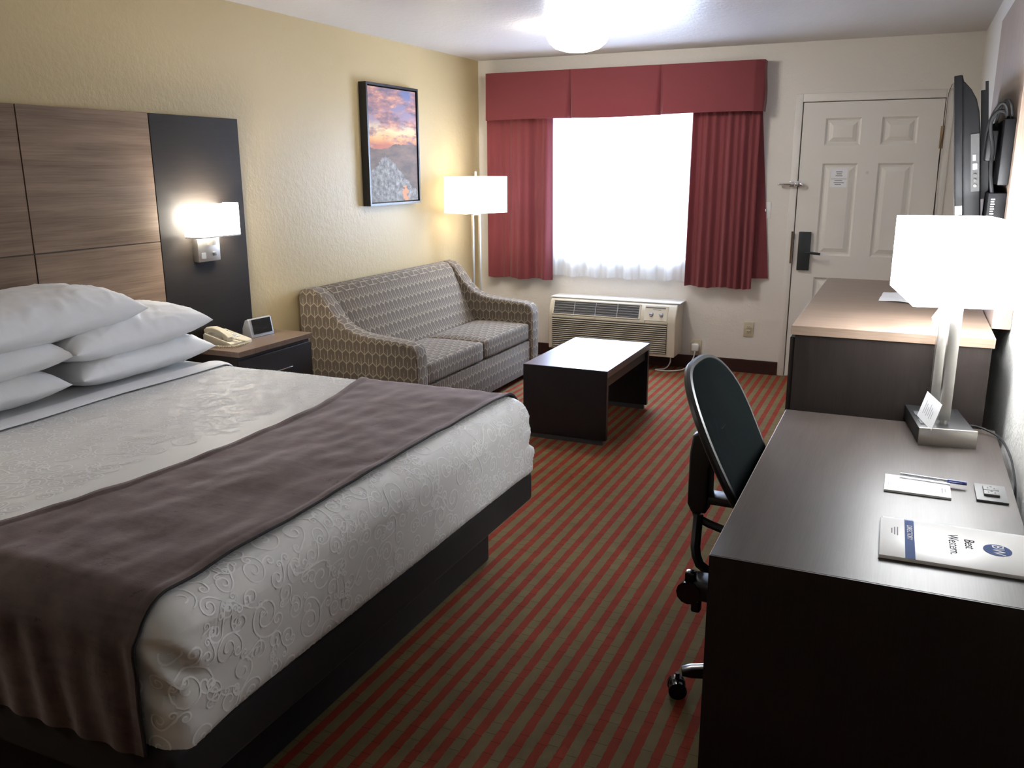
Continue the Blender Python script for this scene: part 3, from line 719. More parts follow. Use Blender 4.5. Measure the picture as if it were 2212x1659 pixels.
def V(x, y, z):
    k = (x, y, z)
    if k not in vmap:
        p = bedpoint(x, y, z)
        # gentle drape wrinkles and the tucked near corner
        t = noise.noise(Vector((p.x * 3.1, p.y * 2.7, p.z * 3))) * .004
        d = Vector((0, 0, 0))
        cx = math.hypot(p.x - (BX1 - .03), p.y - (BY0 + .03))
        if cx < .30 and p.z < .64:
            wgt = (1 - cx / .30) * min(1, (.64 - p.z) / .05)
            wr = math.sin((p.z * 1.0 + (p.x + p.y) * .55) * 70 + noise.noise(p * 7) * 3)
            d += Vector((1, -1, 0)).normalized() * (-.012 + wr * .013 * max(.15, min(1, (p.z - .45) / .1))) * wgt
            if p.z < .42: d.z -= .035 * (1 - cx / .30) ** 3
        cx2 = math.hypot(p.x - (BX1 - .03), p.y - (BY1 - .03))
        if cx2 < .15 and p.z < .62: d += Vector((1, 1, 0)) * .004 * math.sin(p.z * 70) * (1 - cx2 / .15)
        if p.z < .40: d.x -= .030 * min(1, (.40 - p.z) / .03) if p.x > BX1 - .06 else 0
        if p.z > .69: t += noise.noise(Vector((p.x * 7, p.y * 7, 0))) * .002
        v = b.verts.new(p + d + Vector((0, 0, t if p.z > .6 else 0)) + (Vector((t, 0, 0)) if p.z <= .6 else Vector((0, 0, 0))))
        vmap[k] = v
    return vmap[k]
def face(a): 
    try: b.faces.new([V(*q) for q in a])
    except ValueError: pass
for i in range(len(gx) - 1):
    for j in range(len(gy) - 1):
        face([(gx[i], gy[j], gz[-1]), (gx[i + 1], gy[j], gz[-1]), (gx[i + 1], gy[j + 1], gz[-1]), (gx[i], gy[j + 1], gz[-1])])
for k in range(len(gz) - 1):
    for j in range(len(gy) - 1):
        face([(gx[-1], gy[j], gz[k]), (gx[-1], gy[j + 1], gz[k]), (gx[-1], gy[j + 1], gz[k + 1]), (gx[-1], gy[j], gz[k + 1])])
    for i in range(len(gx) - 1):
        face([(gx[i], gy[0], gz[k]), (gx[i + 1], gy[0], gz[k]), (gx[i + 1], gy[0], gz[k + 1]), (gx[i], gy[0], gz[k + 1])])
        face([(gx[i], gy[-1], gz[k]), (gx[i], gy[-1], gz[k + 1]), (gx[i + 1], gy[-1], gz[k + 1]), (gx[i + 1], gy[-1], gz[k])])
bmesh.ops.remove_doubles(b, verts=list(b.verts), dist=.0008)
b.normal_update()
from mathutils.bvhtree import BVHTree
BVH = BVHTree.FromBMesh(b)
cvm.absorb(b)
# scroll pattern: ribbons laid on the sheet
# scroll coordinates: u = along the bed width (wraps round the near corner), v = arc length over the foot edge (v<0 top)
LF = BY1 - BY0
def sheetpt(u, v):
    """outside query point for pattern coords"""
    arc = math.pi / 2 * RT
    if v < 0: base = (v - 0, BZ1 + .05, 0)
    if v < 0: x, z, nx, nz = BX1 - RT + v, BZ1 + .03, 0, 1
    elif v < arc: a = v / RT; x, z, nx, nz = BX1 - RT + math.sin(a) * (RT + .03), BZ1 - RT + math.cos(a) * (RT + .03), math.sin(a), math.cos(a)
    else: x, z, nx, nz = BX1 + .03, BZ1 - RT - (v - arc), 1, 0
    y = BY0 + u
    if u < RT:            # wrap round the near vertical corner
        if v < arc * .6: return None
        a = (RT - u) / RT
        if a < math.pi / 2:
            x = BX1 - RT + math.cos(a) * (RT + .03); y = BY0 + RT - math.sin(a) * (RT + .03); nx, ny = math.cos(a), -math.sin(a)
        else:
            x = BX1 - RT - (a - math.pi / 2) * RT; y = BY0 - .03; nx, ny = 0, -1
        if v < arc: return None
        return Vector((x, y, z)), Vector((nx, ny, 0))
    return Vector((x, y, z)), Vector((nx, 0, nz))
def snap(u, v):
    r_ = sheetpt(u, v)
    if r_ is None: return None
    p, n = r_; hit = BVH.ray_cast(p + n * .03, -n, .2)
    if hit[0] is None: return None
    nn = hit[1] if hit[1].dot(n) > 0 else -hit[1]
    return hit[0] + nn * .0012, nn
def spiral(cx, cy, r0, turns, a0, sgn, n=22):
    pts = []
    for k in range(n + 1):
        t = k / n; r = r0 * (1 - t) ** .85 + r0 * .10; a = a0 + sgn * turns * 2 * math.pi * t
        pts.append((cx + r * math.cos(a), cy + r * math.sin(a)))
    return pts
def scroll(cx, cy, r0, a0, sgn, rnd):
    """arc stem ending in a curl at each end (C or S scroll)"""
    out = []
    s1 = spiral(cx, cy, r0, 1.35, a0, sgn); out.append(s1)
    # tail: continues from the outer end away as a widening arc, then a second small curl
    x, y = s1[0]; ang = a0 - sgn * math.pi / 2
    cur = -sgn * (-1) ; pts = [(x, y)]; kappa = sgn / (r0 * 1.15)
    L = r0 * rnd.uniform(2.6, 4.2); nst = 16; flip = rnd.random() < .65
    for k in range(nst):
        t = k / nst; kk = -kappa * (1 - 1.9 * t) if flip else -kappa * (.9 - .2 * t)
        ang += kk * L / nst; x += math.cos(ang) * L / nst; y += math.sin(ang) * L / nst; pts.append((x, y))
    out.append(pts)
    s2 = 1 if (flip) == (kappa > 0) else -1; r2 = r0 * rnd.uniform(.40, .62)
    c2 = (x - math.sin(ang) * r2 * 1.1 * s2, y + math.cos(ang) * r2 * 1.1 * s2); a2 = math.atan2(y - c2[1], x - c2[0])
    out.append(spiral(c2[0], c2[1], r2, 1.2, a2, s2, 18))
    # side tendril
    m_ = pts[len(pts) // 2]; an = math.atan2(pts[len(pts) // 2 + 1][1] - m_[1], pts[len(pts) // 2 + 1][0] - m_[0]) + .5 * sgn; r3 = r0 * .42; s3 = -s2
    tl = [m_]; xx, yy = m_
    for k in range(6): an += s3 * .15; xx += math.cos(an) * r0 * .16; yy += math.sin(an) * r0 * .16; tl.append((xx, yy))
    out.append(tl); c3 = (xx - math.sin(an) * r3 * s3, yy + math.cos(an) * r3 * s3)
    out.append(spiral(c3[0], c3[1], r3, 1.15, math.atan2(yy - c3[1], xx - c3[0]), s3, 14))
    return out
rb = bmesh.new(); rnd = random.Random(11)
def ribbon(pts, w_):
    prev = None
    for k in range(len(pts)):
        a = pts[max(0, k - 1)]; c = pts[min(len(pts) - 1, k + 1)]; dx, dy = c[0] - a[0], c[1] - a[1]; L = math.hypot(dx, dy) or 1
        nx, ny = -dy / L * w_, dx / L * w_; q = pts[k]
        A = snap(q[0] + nx, q[1] + ny); B = snap(q[0] - nx, q[1] - ny)
        if A is None or B is None or (A[0] - B[0]).length > w_ * 5: prev = None; continue
        va_, vb_ = rb.verts.new(A[0]), rb.verts.new(B[0])
        if prev and (prev[0].co - va_.co).length < .04:
            f = rb.faces.new((prev[0], prev[1], vb_, va_)); f.normal_update()
            if f.normal.dot(A[1]) < 0: f.normal_flip()
        prev = (va_, vb_)
pts_ = []
tries = 0
vmin, vmax = -.9, .40
VSK = [(-.09, 0)]
while tries < 60000 and len(pts_) < 900:
    tries += 1; u = rnd.uniform(-.10, LF - .05); v = rnd.uniform(-1.45, .40)
    if -.72 < v < -.09: continue          # under the runner
    R0 = rnd.choice((.040, .030, .022)); 
    if all((u - a) ** 2 + (v - c) ** 2 > ((R0 + r2) * 1.12) ** 2 for a, c, r2 in pts_):
        pts_.append((u, v, R0))
for (u, v, R0) in pts_:
    for pl in scroll(u, v, R0 * .95, rnd.random() * 6.28, rnd.choice((-1, 1)), rnd):
        ribbon(pl, .0025 if R0 > .035 else .0021)
cvm.absorb(rb, mi=1)
cover = build('bedspread', cvm, None, origin=True, mats=['bed_linen_satin', 'scroll_thread'], smooth=60)
tag(cover, 'white bedspread with fine scroll pattern tucked over the mattress', 'bedspread')
# folded sheet band near pillows
def ff(u, v):
    y = BY0 - .004 + (BY1 - BY0 + .008) * u; x = -2.905 + .10 * v + .012 * math.sin(u * 5 + 1) + .006 * math.sin(u * 17)
    p = bedpoint(x, min(BY1, max(BY0, y)), BZ1); e = min(u, 1 - u)
    return (x, p.y if e < .06 else y, p.z + .006 + .010 * math.sin(math.pi * min(1, max(0, v))) ** .5)
fs = build('folded_top_sheet', MB().grid(ff, 80, 12, .003), 'folded_sheet_cotton'); tag(fs, 'white sheet fold across the bed in front of the pillows', 'sheet')
# runner
def edge_head(y): 
    t = (y - BY0) / (BY1 - BY0); return -2.03 + .085 * math.sin(math.pi * min(1, max(0, (t - .02) / .96))) - .09 * max(0, t - .75) / .25 * .6 - .05 * max(0, .2 - t) / .2
ZR = .372; side = BZ1 - ZR; Ltot = 2 * side + LF
def rf(u, v):
    s = u * Ltot
    if s < side: raw = (BY0, ZR + s)
    elif s < side + LF: raw = (BY0 + s - side, BZ1)
    else: raw = (BY1, BZ1 - (s - side - LF))
    xh = edge_head(max(BY0, min(BY1, raw[0]))); xf = -1.378 + .012 * math.sin(s * 3)
    drop = max(0, 1 - s / side) if s < side else 0
    x = xh + (xf - xh) * v
    p = bedpoint(min(x, BX1 - .092), raw[0], raw[1])
    n = Vector((0, -1, 0)) if s < side * .8 else (Vector((0, 1, 0)) if s > side + LF + .05 else Vector((0, 0, 1)))
    o = .008 + .010 * max(0, noise.noise(Vector((x * 5, s * 2.2, 2)))) ** 1.5 * 2 + .0045 * noise.noise(Vector((x * 16, s * 9, 1)))
    if s < side: o += (.006 * math.sin(x * 60 + s * 6) + .006) * drop
    o += .004 * (1 if (v < .03 or v > .97) else 0)
    q = p + n * o; q.x = x + .02 * drop * (v - .7)
    return q
rn = thing('bed_runner', 'brown velvet runner draped across the foot of the bed', 'bed runner', (-1.7, 2.12, .42))
build('cloth', MB().grid(rf, 220, 70, .004), 'brown_velvet', rn, smooth=70)
def hem(vv, du):
    return MB().tube([rf(u, vv) + Vector((du, 0, .001)) for u in [k / 240 for k in range(241)]], .0042, 6)
build('hem', hem(1.0, .002), 'brown_velvet_hem', rn, label='dark stitched hem')

# pillows
def pillow(label, c, L, D, T, rz, tx=0, ty=0, seed=0, sag=0, sit=.42):
    def top(s, t, sign):
        e = max(0, 1 - abs(s) ** 3.6) ** .5 * max(0, 1 - abs(t) ** 3.0) ** .55
        x = D / 2 * t * (1 - .055 * (1 - s * s)); y = L / 2 * s * (1 - .035 * (1 - t * t))
        wr = .5 + .5 * noise.noise(Vector((s * 2.3 + seed, t * 2.1, sign)))
        rad = noise.noise(Vector((math.atan2(t, s) * 3.2 + seed, 3 * seed, sign * 2))) * .018 * min(1, (abs(s) ** 2 + abs(t) ** 2)) 
        fine = noise.noise(Vector((s * 9 + seed, t * 5, sign * 3 + seed))) * .006 + noise.noise(Vector((s * 4 - t * 7, t * 3 + s * 3, seed))) * .008
        rdg = 0
        for (fa, fb, am, o1) in ((1.6, 5.2, .050, 0), (3.5, 3.0, .032, 5), (.8, 9, .022, 9)):
            q_ = noise.noise(Vector((s * fa + t * 1.3 + seed, t * fb * .5 - s * 1.1 + o1, seed * .7 + sign))); rdg += am * (1 - min(1, abs(q_) * 3.2)) ** 2
        rad += rdg * (.35 + .65 * min(1, abs(s) ** 2 + abs(t) ** 2)) * .62
        h = T * (e * ((1 - sit) if sign > 0 else -sit) + (rad * 1.4 + fine) * e ** .6 * (1 if sign > 0 else .4) + .04 * (wr - .5) * e)
        z = h - sag * (s * s) * (1 if True else 0)
        return Vector((x, y, z))
    N, Mn = 84, 60; b = bmesh.new()
    G = {}
    for sg in (1, -1):
        for i in range(N + 1):
            for j in range(Mn + 1):
                s = -1 + 2 * i / N; t = -1 + 2 * j / Mn
                s = math.sin(s * math.pi / 2) ; t = math.sin(t * math.pi / 2)
                G[sg, i, j] = b.verts.new(top(s, t, sg))
    for i in range(N):
        for j in range(Mn):
            b.faces.new((G[1, i, j], G[1, i, j + 1], G[1, i + 1, j + 1], G[1, i + 1, j])[::-1]); b.faces.new((G[-1, i, j], G[-1, i, j + 1], G[-1, i + 1, j + 1], G[-1, i + 1, j]))
    bmesh.ops.remove_doubles(b, verts=list(b.verts), dist=.0012); bmesh.ops.recalc_face_normals(b, faces=list(b.faces))
    M = Matrix.Translation(Vector(c)) @ Matrix.Rotation(rz, 4, 'Z') @ Matrix.Rotation(ty, 4, 'Y') @ Matrix.Rotation(tx, 4, 'X')
    mb = MB(); mb.absorb(b, M)
    o = build('pillow', mb, 'pillow_cotton', smooth=180); tag(o, label, 'pillow', 'white pillows stacked at the head of the bed'); return o
pillow('bottom white pillow of the right stack, nearest the nightstand', (-3.135, 2.70, .773), .76, .44, .165, R(2), seed=1)
pillow('second white pillow of the right stack with pointed corner toward the phone', (-3.12, 2.665, .895), .78, .46, .19, R(3), tx=R(1), seed=4)
pillow('lowest white pillow at the left picture edge', (-3.13, 1.90, .773), .76, .45, .16, R(-1), seed=7)
pillow('middle white pillow at the left picture edge, under the topmost pillow', (-3.12, 1.92, .885), .76, .46, .17, R(1), seed=10)
pillow('topmost white pillow lying across both stacks', (-3.13, 2.26, 1.005), .84, .50, .21, R(4), tx=R(1), seed=13)

# ------------------------------------------------------------------ desk
dk = thing('desk', 'dark wood writing desk in the right foreground', 'desk', (0, 2.41, 0))
build('desktop', MB().box(-.325, .318, 1.7705, 3.048, .735, .762, .0012, 1), 'desk_top_wood', dk)
build('edge_glint', MB().box(-.3268, -.325, 1.771, 3.047, .736, .7605), 'edge_glint', dk, smooth=0, label='pale strip painted as a glint along the desk edge')  # edge highlight put in as a thin pale strip
build('side_panel', MB().box(-.320, .312, 1.776, 1.806, .0, .735), 'espresso_wood', dk, smooth=0)
build('side_panel', MB().box(-.320, .312, 3.016, 3.046, .0, .735), 'espresso_wood', dk, smooth=0)
build('back_panel', MB().box(.285, .303, 1.806, 3.016, .30, .735), 'espresso_wood', dk, smooth=0)
dkfront = MB().box(-.3255, .318, 1.7665, 1.7705, .0, .7615)
build('end_face', dkfront, 'espresso_wood', dk, smooth=0)
do = thing('desk_outlet', 'grey power outlet plate set in the desk top near the wall', 'wall outlet', (.262, 2.415, .762))
build('cover_plate', MB().box(-.036, .036, -.064, .064, 0, .006, .0015), 'grey_plastic', do, local=True)
for s_ in (1, -1):
    r_ = build('receptacle', MB().box(-.018, .018, s_ * .017 - .016, s_ * .017 + .016, .005, .013, .002), 'grey_plastic', do, local=True)
    build('slot', MB().box(-.009, -.006, s_ * .017 - .006, s_ * .017 + .002, .0128, .0134).box(.006, .009, s_ * .017 - .006, s_ * .017 + .002, .0128, .0134).cyl((0, s_ * .017 + .008, .0128), (0, s_ * .017 + .008, .0134), .003, n=8), 'dark_slot', r_, local=True, label='dark outlet slots')

# desk lamp
LZ = .762
lp = thing('desk_lamp', 'lit table lamp with rectangular white shade on desk', 'table lamp', (.147, 2.968, LZ), R(8.5))
build('base', MB().box(-.078, .078, -.158, .166, 0, .048, .002), 'black_plastic', lp, local=True, label='black box base')
build('front_plate', MB().box(-.080, .080, -.166, -.158, 0, .055, .001), 'brushed_nickel', lp, local=True, label='brushed nickel front plate')
for k in range(2):
    o_ = build('outlet', MB().box(-.066, -.030, -.10 + k * .095, -.045 + k * .095, .048, .050), 'dark_grey_plastic', lp, local=True, label='black outlet on lamp base')
    build('slot', MB().box(-.060, -.036, -.09 + k * .095, -.086 + k * .095, .050, .0506).box(-.060, -.036, -.070 + k * .095, -.066 + k * .095, .050, .0506), 'grey_plastic', o_, local=True)
for yy in (-.080, .080):
    build('post', MB().box(-.016, .016, yy - .012, yy + .012, .062, .43, .001).cyl((0, yy, .047), (0, yy, .064), .010), 'brushed_nickel', lp, local=True, label='flat brushed nickel post')
build('post_bridge', MB().box(-.008, .008, -.068, .068, .41, .43).cyl((0, 0, .42), (0, 0, .52), .008), 'brushed_nickel', lp, local=True)
sm = shade_mb(.28, .49, 1.19 - LZ, 1.425 - LZ); bmesh.ops.translate(sm.bm, vec=(-.002, .035, 0), verts=list(sm.bm.verts))
build('lamp_shade', sm, 'desk_lamp_shade_glow', lp, local=True, smooth=0, label='glowing white rectangular shade')
build('bulb', MB().sph((0, 0, .56), .03), 'bulb_glow', lp, local=True)
build('cord', MB().tube([(.218, 2.97, .79), (.26, 3.00, .785), (.30, 2.985, .775), (.325, 2.93, .772), (.334, 2.85, .768), (.337, 2.70, .766), (.338, 2.55, .72), (.338, 2.50, .5), (.338, 2.50, .02)], .0035, 6, smooth=2), 'dark_cord', lp)
cd = thing('card', 'small white printed card leaning on the base of the desk lamp', 'card', (.105, 2.87, .812))
cq = [Vector((.086, 2.952, .812)), Vector((.124, 2.79, .812)), Vector((.146, 2.80, .892)), Vector((.108, 2.962, .892))]
build('sheet', MB().quad(cq, .0008), 'paper_white', cd, smooth=0)
nrm = (cq[1] - cq[0]).cross(cq[3] - cq[0]).normalized()
if nrm.y > 0: nrm = -nrm
lines = MB()
for k in range(6):
    t = .25 + k * .1; a = cq[0].lerp(cq[1], t - .02); c = cq[3].lerp(cq[2], t - .02); a2 = cq[0].lerp(cq[1], t); c2 = cq[3].lerp(cq[2], t)
    e0, e1 = .25 + .05 * (k % 2), .75 - .08 * (k % 3)
    lines.quad([a.lerp(c, e0) + nrm * .001, a2.lerp(c2, e0) + nrm * .001, a2.lerp(c2, e1) + nrm * .001, a.lerp(c, e1) + nrm * .001])
build('print', lines, 'paper_grey_print', cd, smooth=0)

# pad, pen, folder
pd = thing('notepad', 'white notepad under a pen on the desk', 'notepad', (.09, 2.40, .762), R(0))
build('pages', MB().box(.010, .168, 2.333, 2.461, .7622, .768, .0006, 1), 'paper_white', pd, smooth=0)
pm = MB()
for k, x in enumerate((.148, .155)): pm.box(x - .0013, x + .0013, 2.36 + .012 * k, 2.40 - .004 * k, .768, .7683)
build('heading_print', pm, 'paper_grey_print', pd, smooth=0)
pm = MB()
for x in (.020, .0255): pm.box(x - .0005, x + .0005, 2.35, 2.44, .768, .7683)
build('footer_print', pm, 'paper_grey_print', pd, smooth=0)
pn = thing('pen', 'clear pen with dark blue cap lying on the notepad', 'pen', (.125, 2.44, .772), R(-1))
build('barrel', MB().cyl((-.078, .008, .004), (.038, .002, .004), .0042, n=10), 'silver_plastic', pn, local=True, label='clear barrel')
build('cap', MB().cyl((.036, .002, .004), (.082, -.001, .004), .0052, n=10).box(.040, .070, -.0085, -.0065, .003, .006), 'print_blue', pn, local=True, label='dark blue cap')
fo = thing('directory_folder', 'glossy white hotel directory folder with blue oval logo on the desk', 'folder', (.165, 2.02, .762), R(1))
FM = ROOTM[fo]
build('cover', MB().box(-.155, .160, -.118, .105, .0008, .009, .001), 'folder_cover', fo, local=True)
build('back_cover', MB().box(-.157, .162, -.120, .112, 0, .0012), 'dark_grey_plastic', fo, local=True, smooth=0)
build('inner_sheet', MB().box(-.150, .155, .105, .128, .001, .003), 'paper_white', fo, local=True, smooth=0)
build('blue_band', MB().box(-.103, -.083, -.118, .105, .009, .0094), 'logo_blue', fo, local=True, smooth=0, label='pale blue band')
build('blue_tab', MB().box(-.103, -.083, .105, .1275, .003, .0034), 'print_blue', fo, local=True, smooth=0, label='blue tab')
def TX(x, y, z): return FM @ Matrix.Translation(Vector((x, y, z))) @ Matrix.Rotation(R(-90), 4, 'Z')
textmesh('lettering', 'DIRECTORY', .016, TX(-.093, .03, .0096), 'paper_white', fo)
textmesh('lettering', 'Best', .030, TX(.028, .012, .0092), 'print_dark', fo)
textmesh('lettering', 'Western.', .030, TX(-.004, -.002, .0092), 'print_dark', fo)
el = MB(); b = bmesh.new(); bmesh.ops.create_cone(b, cap_ends=True, segments=48, radius1=.5, radius2=.5, depth=.0006)
for v in b.verts: v.co = Vector((.082 + v.co.x * .056, .0 + v.co.y * .062, .0094 + v.co.z))
el.absorb(b); build('logo_oval', el, 'logo_blue', fo, local=True, smooth=0, label='dark blue oval')
textmesh('lettering', 'BW', .034, TX(.083, .0, .0099), 'paper_white', fo)
al = MB()
for k, (x, l_) in enumerate(((-.118, .05), (-.124, .045), (-.130, .03))): al.box(x - .0012, x + .0012, .03 - l_ / 2, .03 + l_ / 2, .009, .0093)
build('print', al, 'paper_grey_print', fo, local=True, smooth=0)

# ------------------------------------------------------------------ dresser, papers
dr = thing('dresser', 'tall dark dresser with pale wood top beyond the desk', 'dresser', (-.02, 3.80, 0))
build('top', MB().box(-.332, .291, 3.085, 4.525, 1.020, 1.052, .0012, 1), 'dresser_top_wood', dr, label='pale brown wood top')
build('body', MB().box(-.318, .284, 3.090, 4.515, .0, 1.020, .001, 1), 'espresso_wood', dr, smooth=0)
for (a, b_) in ((3.095, 3.80), (3.805, 4.51)):
    for (c, d) in ((.70, 1.01), (.38, .69), (.06, .37)):
        q = build('drawer', MB().box(-.334, -.318, a, b_, c, d, .001, 1), 'espresso_wood', dr, smooth=0)
        build('drawer_handle', MB().box(-.350, -.344, (a + b_) / 2 - .07, (a + b_) / 2 + .07, (c + d) / 2, (c + d) / 2 + .008).box(-.344, -.334, (a + b_) / 2 - .06, (a + b_) / 2 - .054, (c + d) / 2, (c + d) / 2 + .006).box(-.344, -.334, (a + b_) / 2 + .054, (a + b_) / 2 + .06, (c + d) / 2, (c + d) / 2 + .006), 'chrome', q)
pg = MB()
def crump(u, v): 
    x = -.078 + .16 * u + .012 * v; y = 3.80 + .27 * v - .05 * u; return (x, y, 1.0545 + .012 * abs(math.sin(u * 4 + v * 3)) * u + .004 * math.sin(v * 6) ** 2)
pg.grid(crump, 12, 12, .0008)
o = build('wrapper', pg, 'paper_white', smooth=0); tag(o, 'crumpled white paper wrapper on the dresser top half behind the lamp shade', 'paper')
tc = thing('tent_card', 'small white tent card standing on the dresser behind the lamp post', 'card', (.135, 3.42, 1.052))
build('sheet', MB().quad([(.112, 3.37, 1.0525), (.142, 3.36, 1.0525), (.150, 3.40, 1.13)], .0006).quad([(.112, 3.46, 1.0525), (.150, 3.40, 1.13), (.142, 3.45, 1.0525)], .0006).quad([(.112, 3.37, 1.0525), (.150, 3.40, 1.13), (.112, 3.46, 1.0525)], .0006), 'paper_white', tc, smooth=0)

# ------------------------------------------------------------------ TV panel, TV, boxes
tp = build('television_backboard', MB().box(.296, XR - .001, 3.34, 4.63, 1.042, 2.205, .001, 1), 'tv_panel_wood', smooth=0)
tag(tp, 'tall pale wood board on the right wall behind the television', 'wall panel')
TVc = Vector((.160, 3.95, 1.600)); tv = thing('television', 'flat black television seen edge on, mounted on the right wall', 'television', TVc)
MT = Matrix.Translation(TVc) @ Matrix.Rotation(R(-3.6), 4, 'Z') @ Matrix.Rotation(R(-6.2), 4, 'Y')
# local: x = depth (screen at -x), y = width, z = height
TW, THh = .475, .285
build('screen_frame', MB().box(-.003, .024, -TW, TW, -THh, THh, .004, 3, M=MT), 'tv_black_plastic', tv)
build('screen', MB().box(-.0045, -.002, -TW + .02, TW - .02, -THh + .03, THh - .02, M=MT), 'black_gloss_plastic', tv, smooth=0, label='glossy dark screen')
hp = [(.022, -.27), (.022, .265), (.030, .262), (.050, .235), (.066, .20), (.074, .16), (.076, .10), (.076, -.24), (.06, -.27)]
build('rear_housing', MB().prism(hp, -TW + .012, TW - .012, 'y', .006, 2, M=MT), 'tv_black_plastic', tv)
cs = build('connector_strip', MB().box(.048, .0745, -TW + .008, -TW + .013, -.11, .085, M=MT), 'tv_strip_plastic', tv, smooth=0, label='grey strip of side connectors')
pm = MB()
for k, z in enumerate((-.09, -.072, -.054)): pm.cyl((.061, -TW + .009, z), (.061, -TW + .003, z), .0055, n=12, M=MT)
build('jack', pm, 'chrome', cs); build('port', MB().box(.054, .068, -TW + .004, -TW + .009, -.035, -.015, M=MT).box(.054, .064, -TW + .004, -TW + .009, -.005, .015, M=MT), 'silver_plastic', cs, smooth=0)
build('sticker', MB().box(-.001, .021, -TW - .0015, -TW - .0003, -.185, -.155, M=MT), 'white_plastic', tv, smooth=0, label='small white sticker')
mb = MB()
for yy in (-.36, .30): mb.box(.078, .092, yy - .02, yy + .02, -.14, .232, M=MT).box(.092, .102, yy - .03, yy + .03, -.12, .26, M=MT)
mb.box(.100, .116, -.38, .32, -.01, .05, M=MT)
build('mount_bracket', mb, 'tv_black_plastic', tv)
build('mount_arm', MB().box(.225, .262, 3.93, 3.98, 1.57, 1.64).box(.262, .296, 3.86, 4.06, 1.48, 1.74), 'tv_black_plastic', tv)
cbx = thing('cable_box', 'dark grey box fixed to the wood board behind the television', 'cable box', (.275, 3.50, 1.50))
build('case', MB().box(.262, .2955, 3.40, 3.60, 1.52, 1.735, .004), 'tv_black_plastic', cbx)
build('cable', MB().tube([(.27, 3.43, 1.735), (.262, 3.40, 1.775), (.245, 3.40, 1.79), (.225, 3.42, 1.755), (.215, 3.48, 1.70), (.225, 3.52, 1.62)], .005, 8, smooth=2)
      .tube([(.275, 3.45, 1.735), (.26, 3.41, 1.760), (.235, 3.41, 1.762), (.218, 3.42, 1.72), (.24, 3.43, 1.64), (.236, 3.41, 1.58), (.248, 3.40, 1.50), (.262, 3.45, 1.47)], .006, 8, smooth=2)
      .tube([(.285, 3.42, 1.735), (.27, 3.40, 1.80), (.25, 3.44, 1.79), (.24, 3.52, 1.70), (.25, 3.5, 1.6)], .004, 8, smooth=2), 'dark_cord', cbx, label='looped black cables')
abx = thing('power_adapter', 'black power adapter hanging among cables behind the television', 'power adapter', (.235, 3.47, 1.62))
build('case', MB().box(.218, .250, 3.43, 3.50, 1.60, 1.70, .006), 'tv_black_plastic', abx)
rc = thing('receiver_box', 'dark receiver box with white striped label below the cables', 'cable box', (.27, 3.45, 1.33))
build('case', MB().box(.240, .2955, 3.40, 3.58, 1.34, 1.495, .004), 'tv_black_plastic', rc)
lb = MB()
for k in range(7): lb.box(.250, .262 - .002 * (k % 2), 3.3985, 3.400, 1.472 - k * .008, 1.4755 - k * .008)
build('label_stripes', lb, 'white_plastic', rc, smooth=0, label='white printed stripes')
hc = build('hanging_cord', MB().tube([(.186, 6.85, 2.12), (.165, 6.846, 2.06), (.170, 6.845, 1.86), (.150, 6.845, 1.70), (.165, 6.845, 1.25), (.172, 6.845, .9), (.17, 6.845, .02)], .0022, 6, smooth=2), 'groove_brown')
tag(hc, 'thin brown cord hanging beside the hinge side of the door', 'cord')

# ------------------------------------------------------------------ office chair
ch = thing('office_chair', 'black mesh back office chair tucked under the desk', 'office chair', (-.2, 2.47, 0), R(-2))
def backpt(s, t, off=0):
    """s -1..1 across, t 0..1 up"""
    z = .56 + .468 * t
    x = -.088 - .235 * t + .03 * s * s - .012 * math.sin(math.pi * t) - off
    return Vector((x, s * .24, z))
def outline(a):
    c, s = math.cos(a), math.sin(a); n = 2 / 3.1
    ss = math.copysign(abs(c) ** n, c); tt = math.copysign(abs(s) ** n, s)
    t = .5 + .5 * tt; return ss * (.86 + .14 * min(1, t * 1.6 + .1) - .10 * max(0, t - .75) * 2), t
def meshf(u, v):
    s0, t0 = outline(u * 2 * math.pi); s, t = s0 * v, .5 + (t0 - .5) * v; return backpt(s, t)
build('back_mesh', MB().grid(meshf, 64, 14, .006), 'black_chair_mesh', ch, local=True, label='woven black mesh')
build('back_frame', MB().tube([backpt(*outline(a * 2 * math.pi / 72)) + Vector((-.006, 0, 0)) for a in range(72)], .0125, 8, closed=True), 'black_plastic', ch, local=True)
sp = MB()
sp.prism([(-.235, .845), (-.275, .845), (-.318, .815), (-.325, .76), (-.325, .60), (-.312, .575), (-.27, .575), (-.262, .62), (-.262, .72), (-.235, .79)], -.038, .038, 'y', .008, 3)
sp.box(-.27, -.10, -.035, .035, .605, .632, .008).box(-.13, -.095, -.20, .20, .595, .640, .01)
build('back_support', sp, 'black_plastic', ch, local=True)
jb = MB().tube([(-.302, -.02, .62), (-.302, -.02, .565), (-.28, -.02, .545), (-.20, -.03, .53), (-.10, -.04, .515)], .013, 8, smooth=1)
jb.tube([(-.290, -.03, .57), (-.290, -.04, .52), (-.288, -.06, .46), (-.265, -.07, .415), (-.20, -.05, .40), (-.1, 0, .40)], .015, 8, smooth=1)
build('support_bar', jb, 'black_plastic', ch, local=True)
build('seat', MB().box(-.19, .25, -.235, .235, .455, .525, .03, 5), 'black_chair_mesh', ch, local=True, label='black padded seat')
build('mechanism', MB().box(-.20, .12, -.09, .09, .395, .452, .01).box(-.28, -.16, -.19, -.10, .365, .425, .015, 3), 'black_plastic', ch, local=True)
build('knob', MB().cyl((-.27, -.195, .39), (-.27, -.16, .39), .035, .032, 12).box(-.262, -.235, -.19, -.16, .33, .37, .006).box(-.285, -.255, -.185, -.155, .41, .45, .006), 'black_gloss_plastic', ch, local=True)
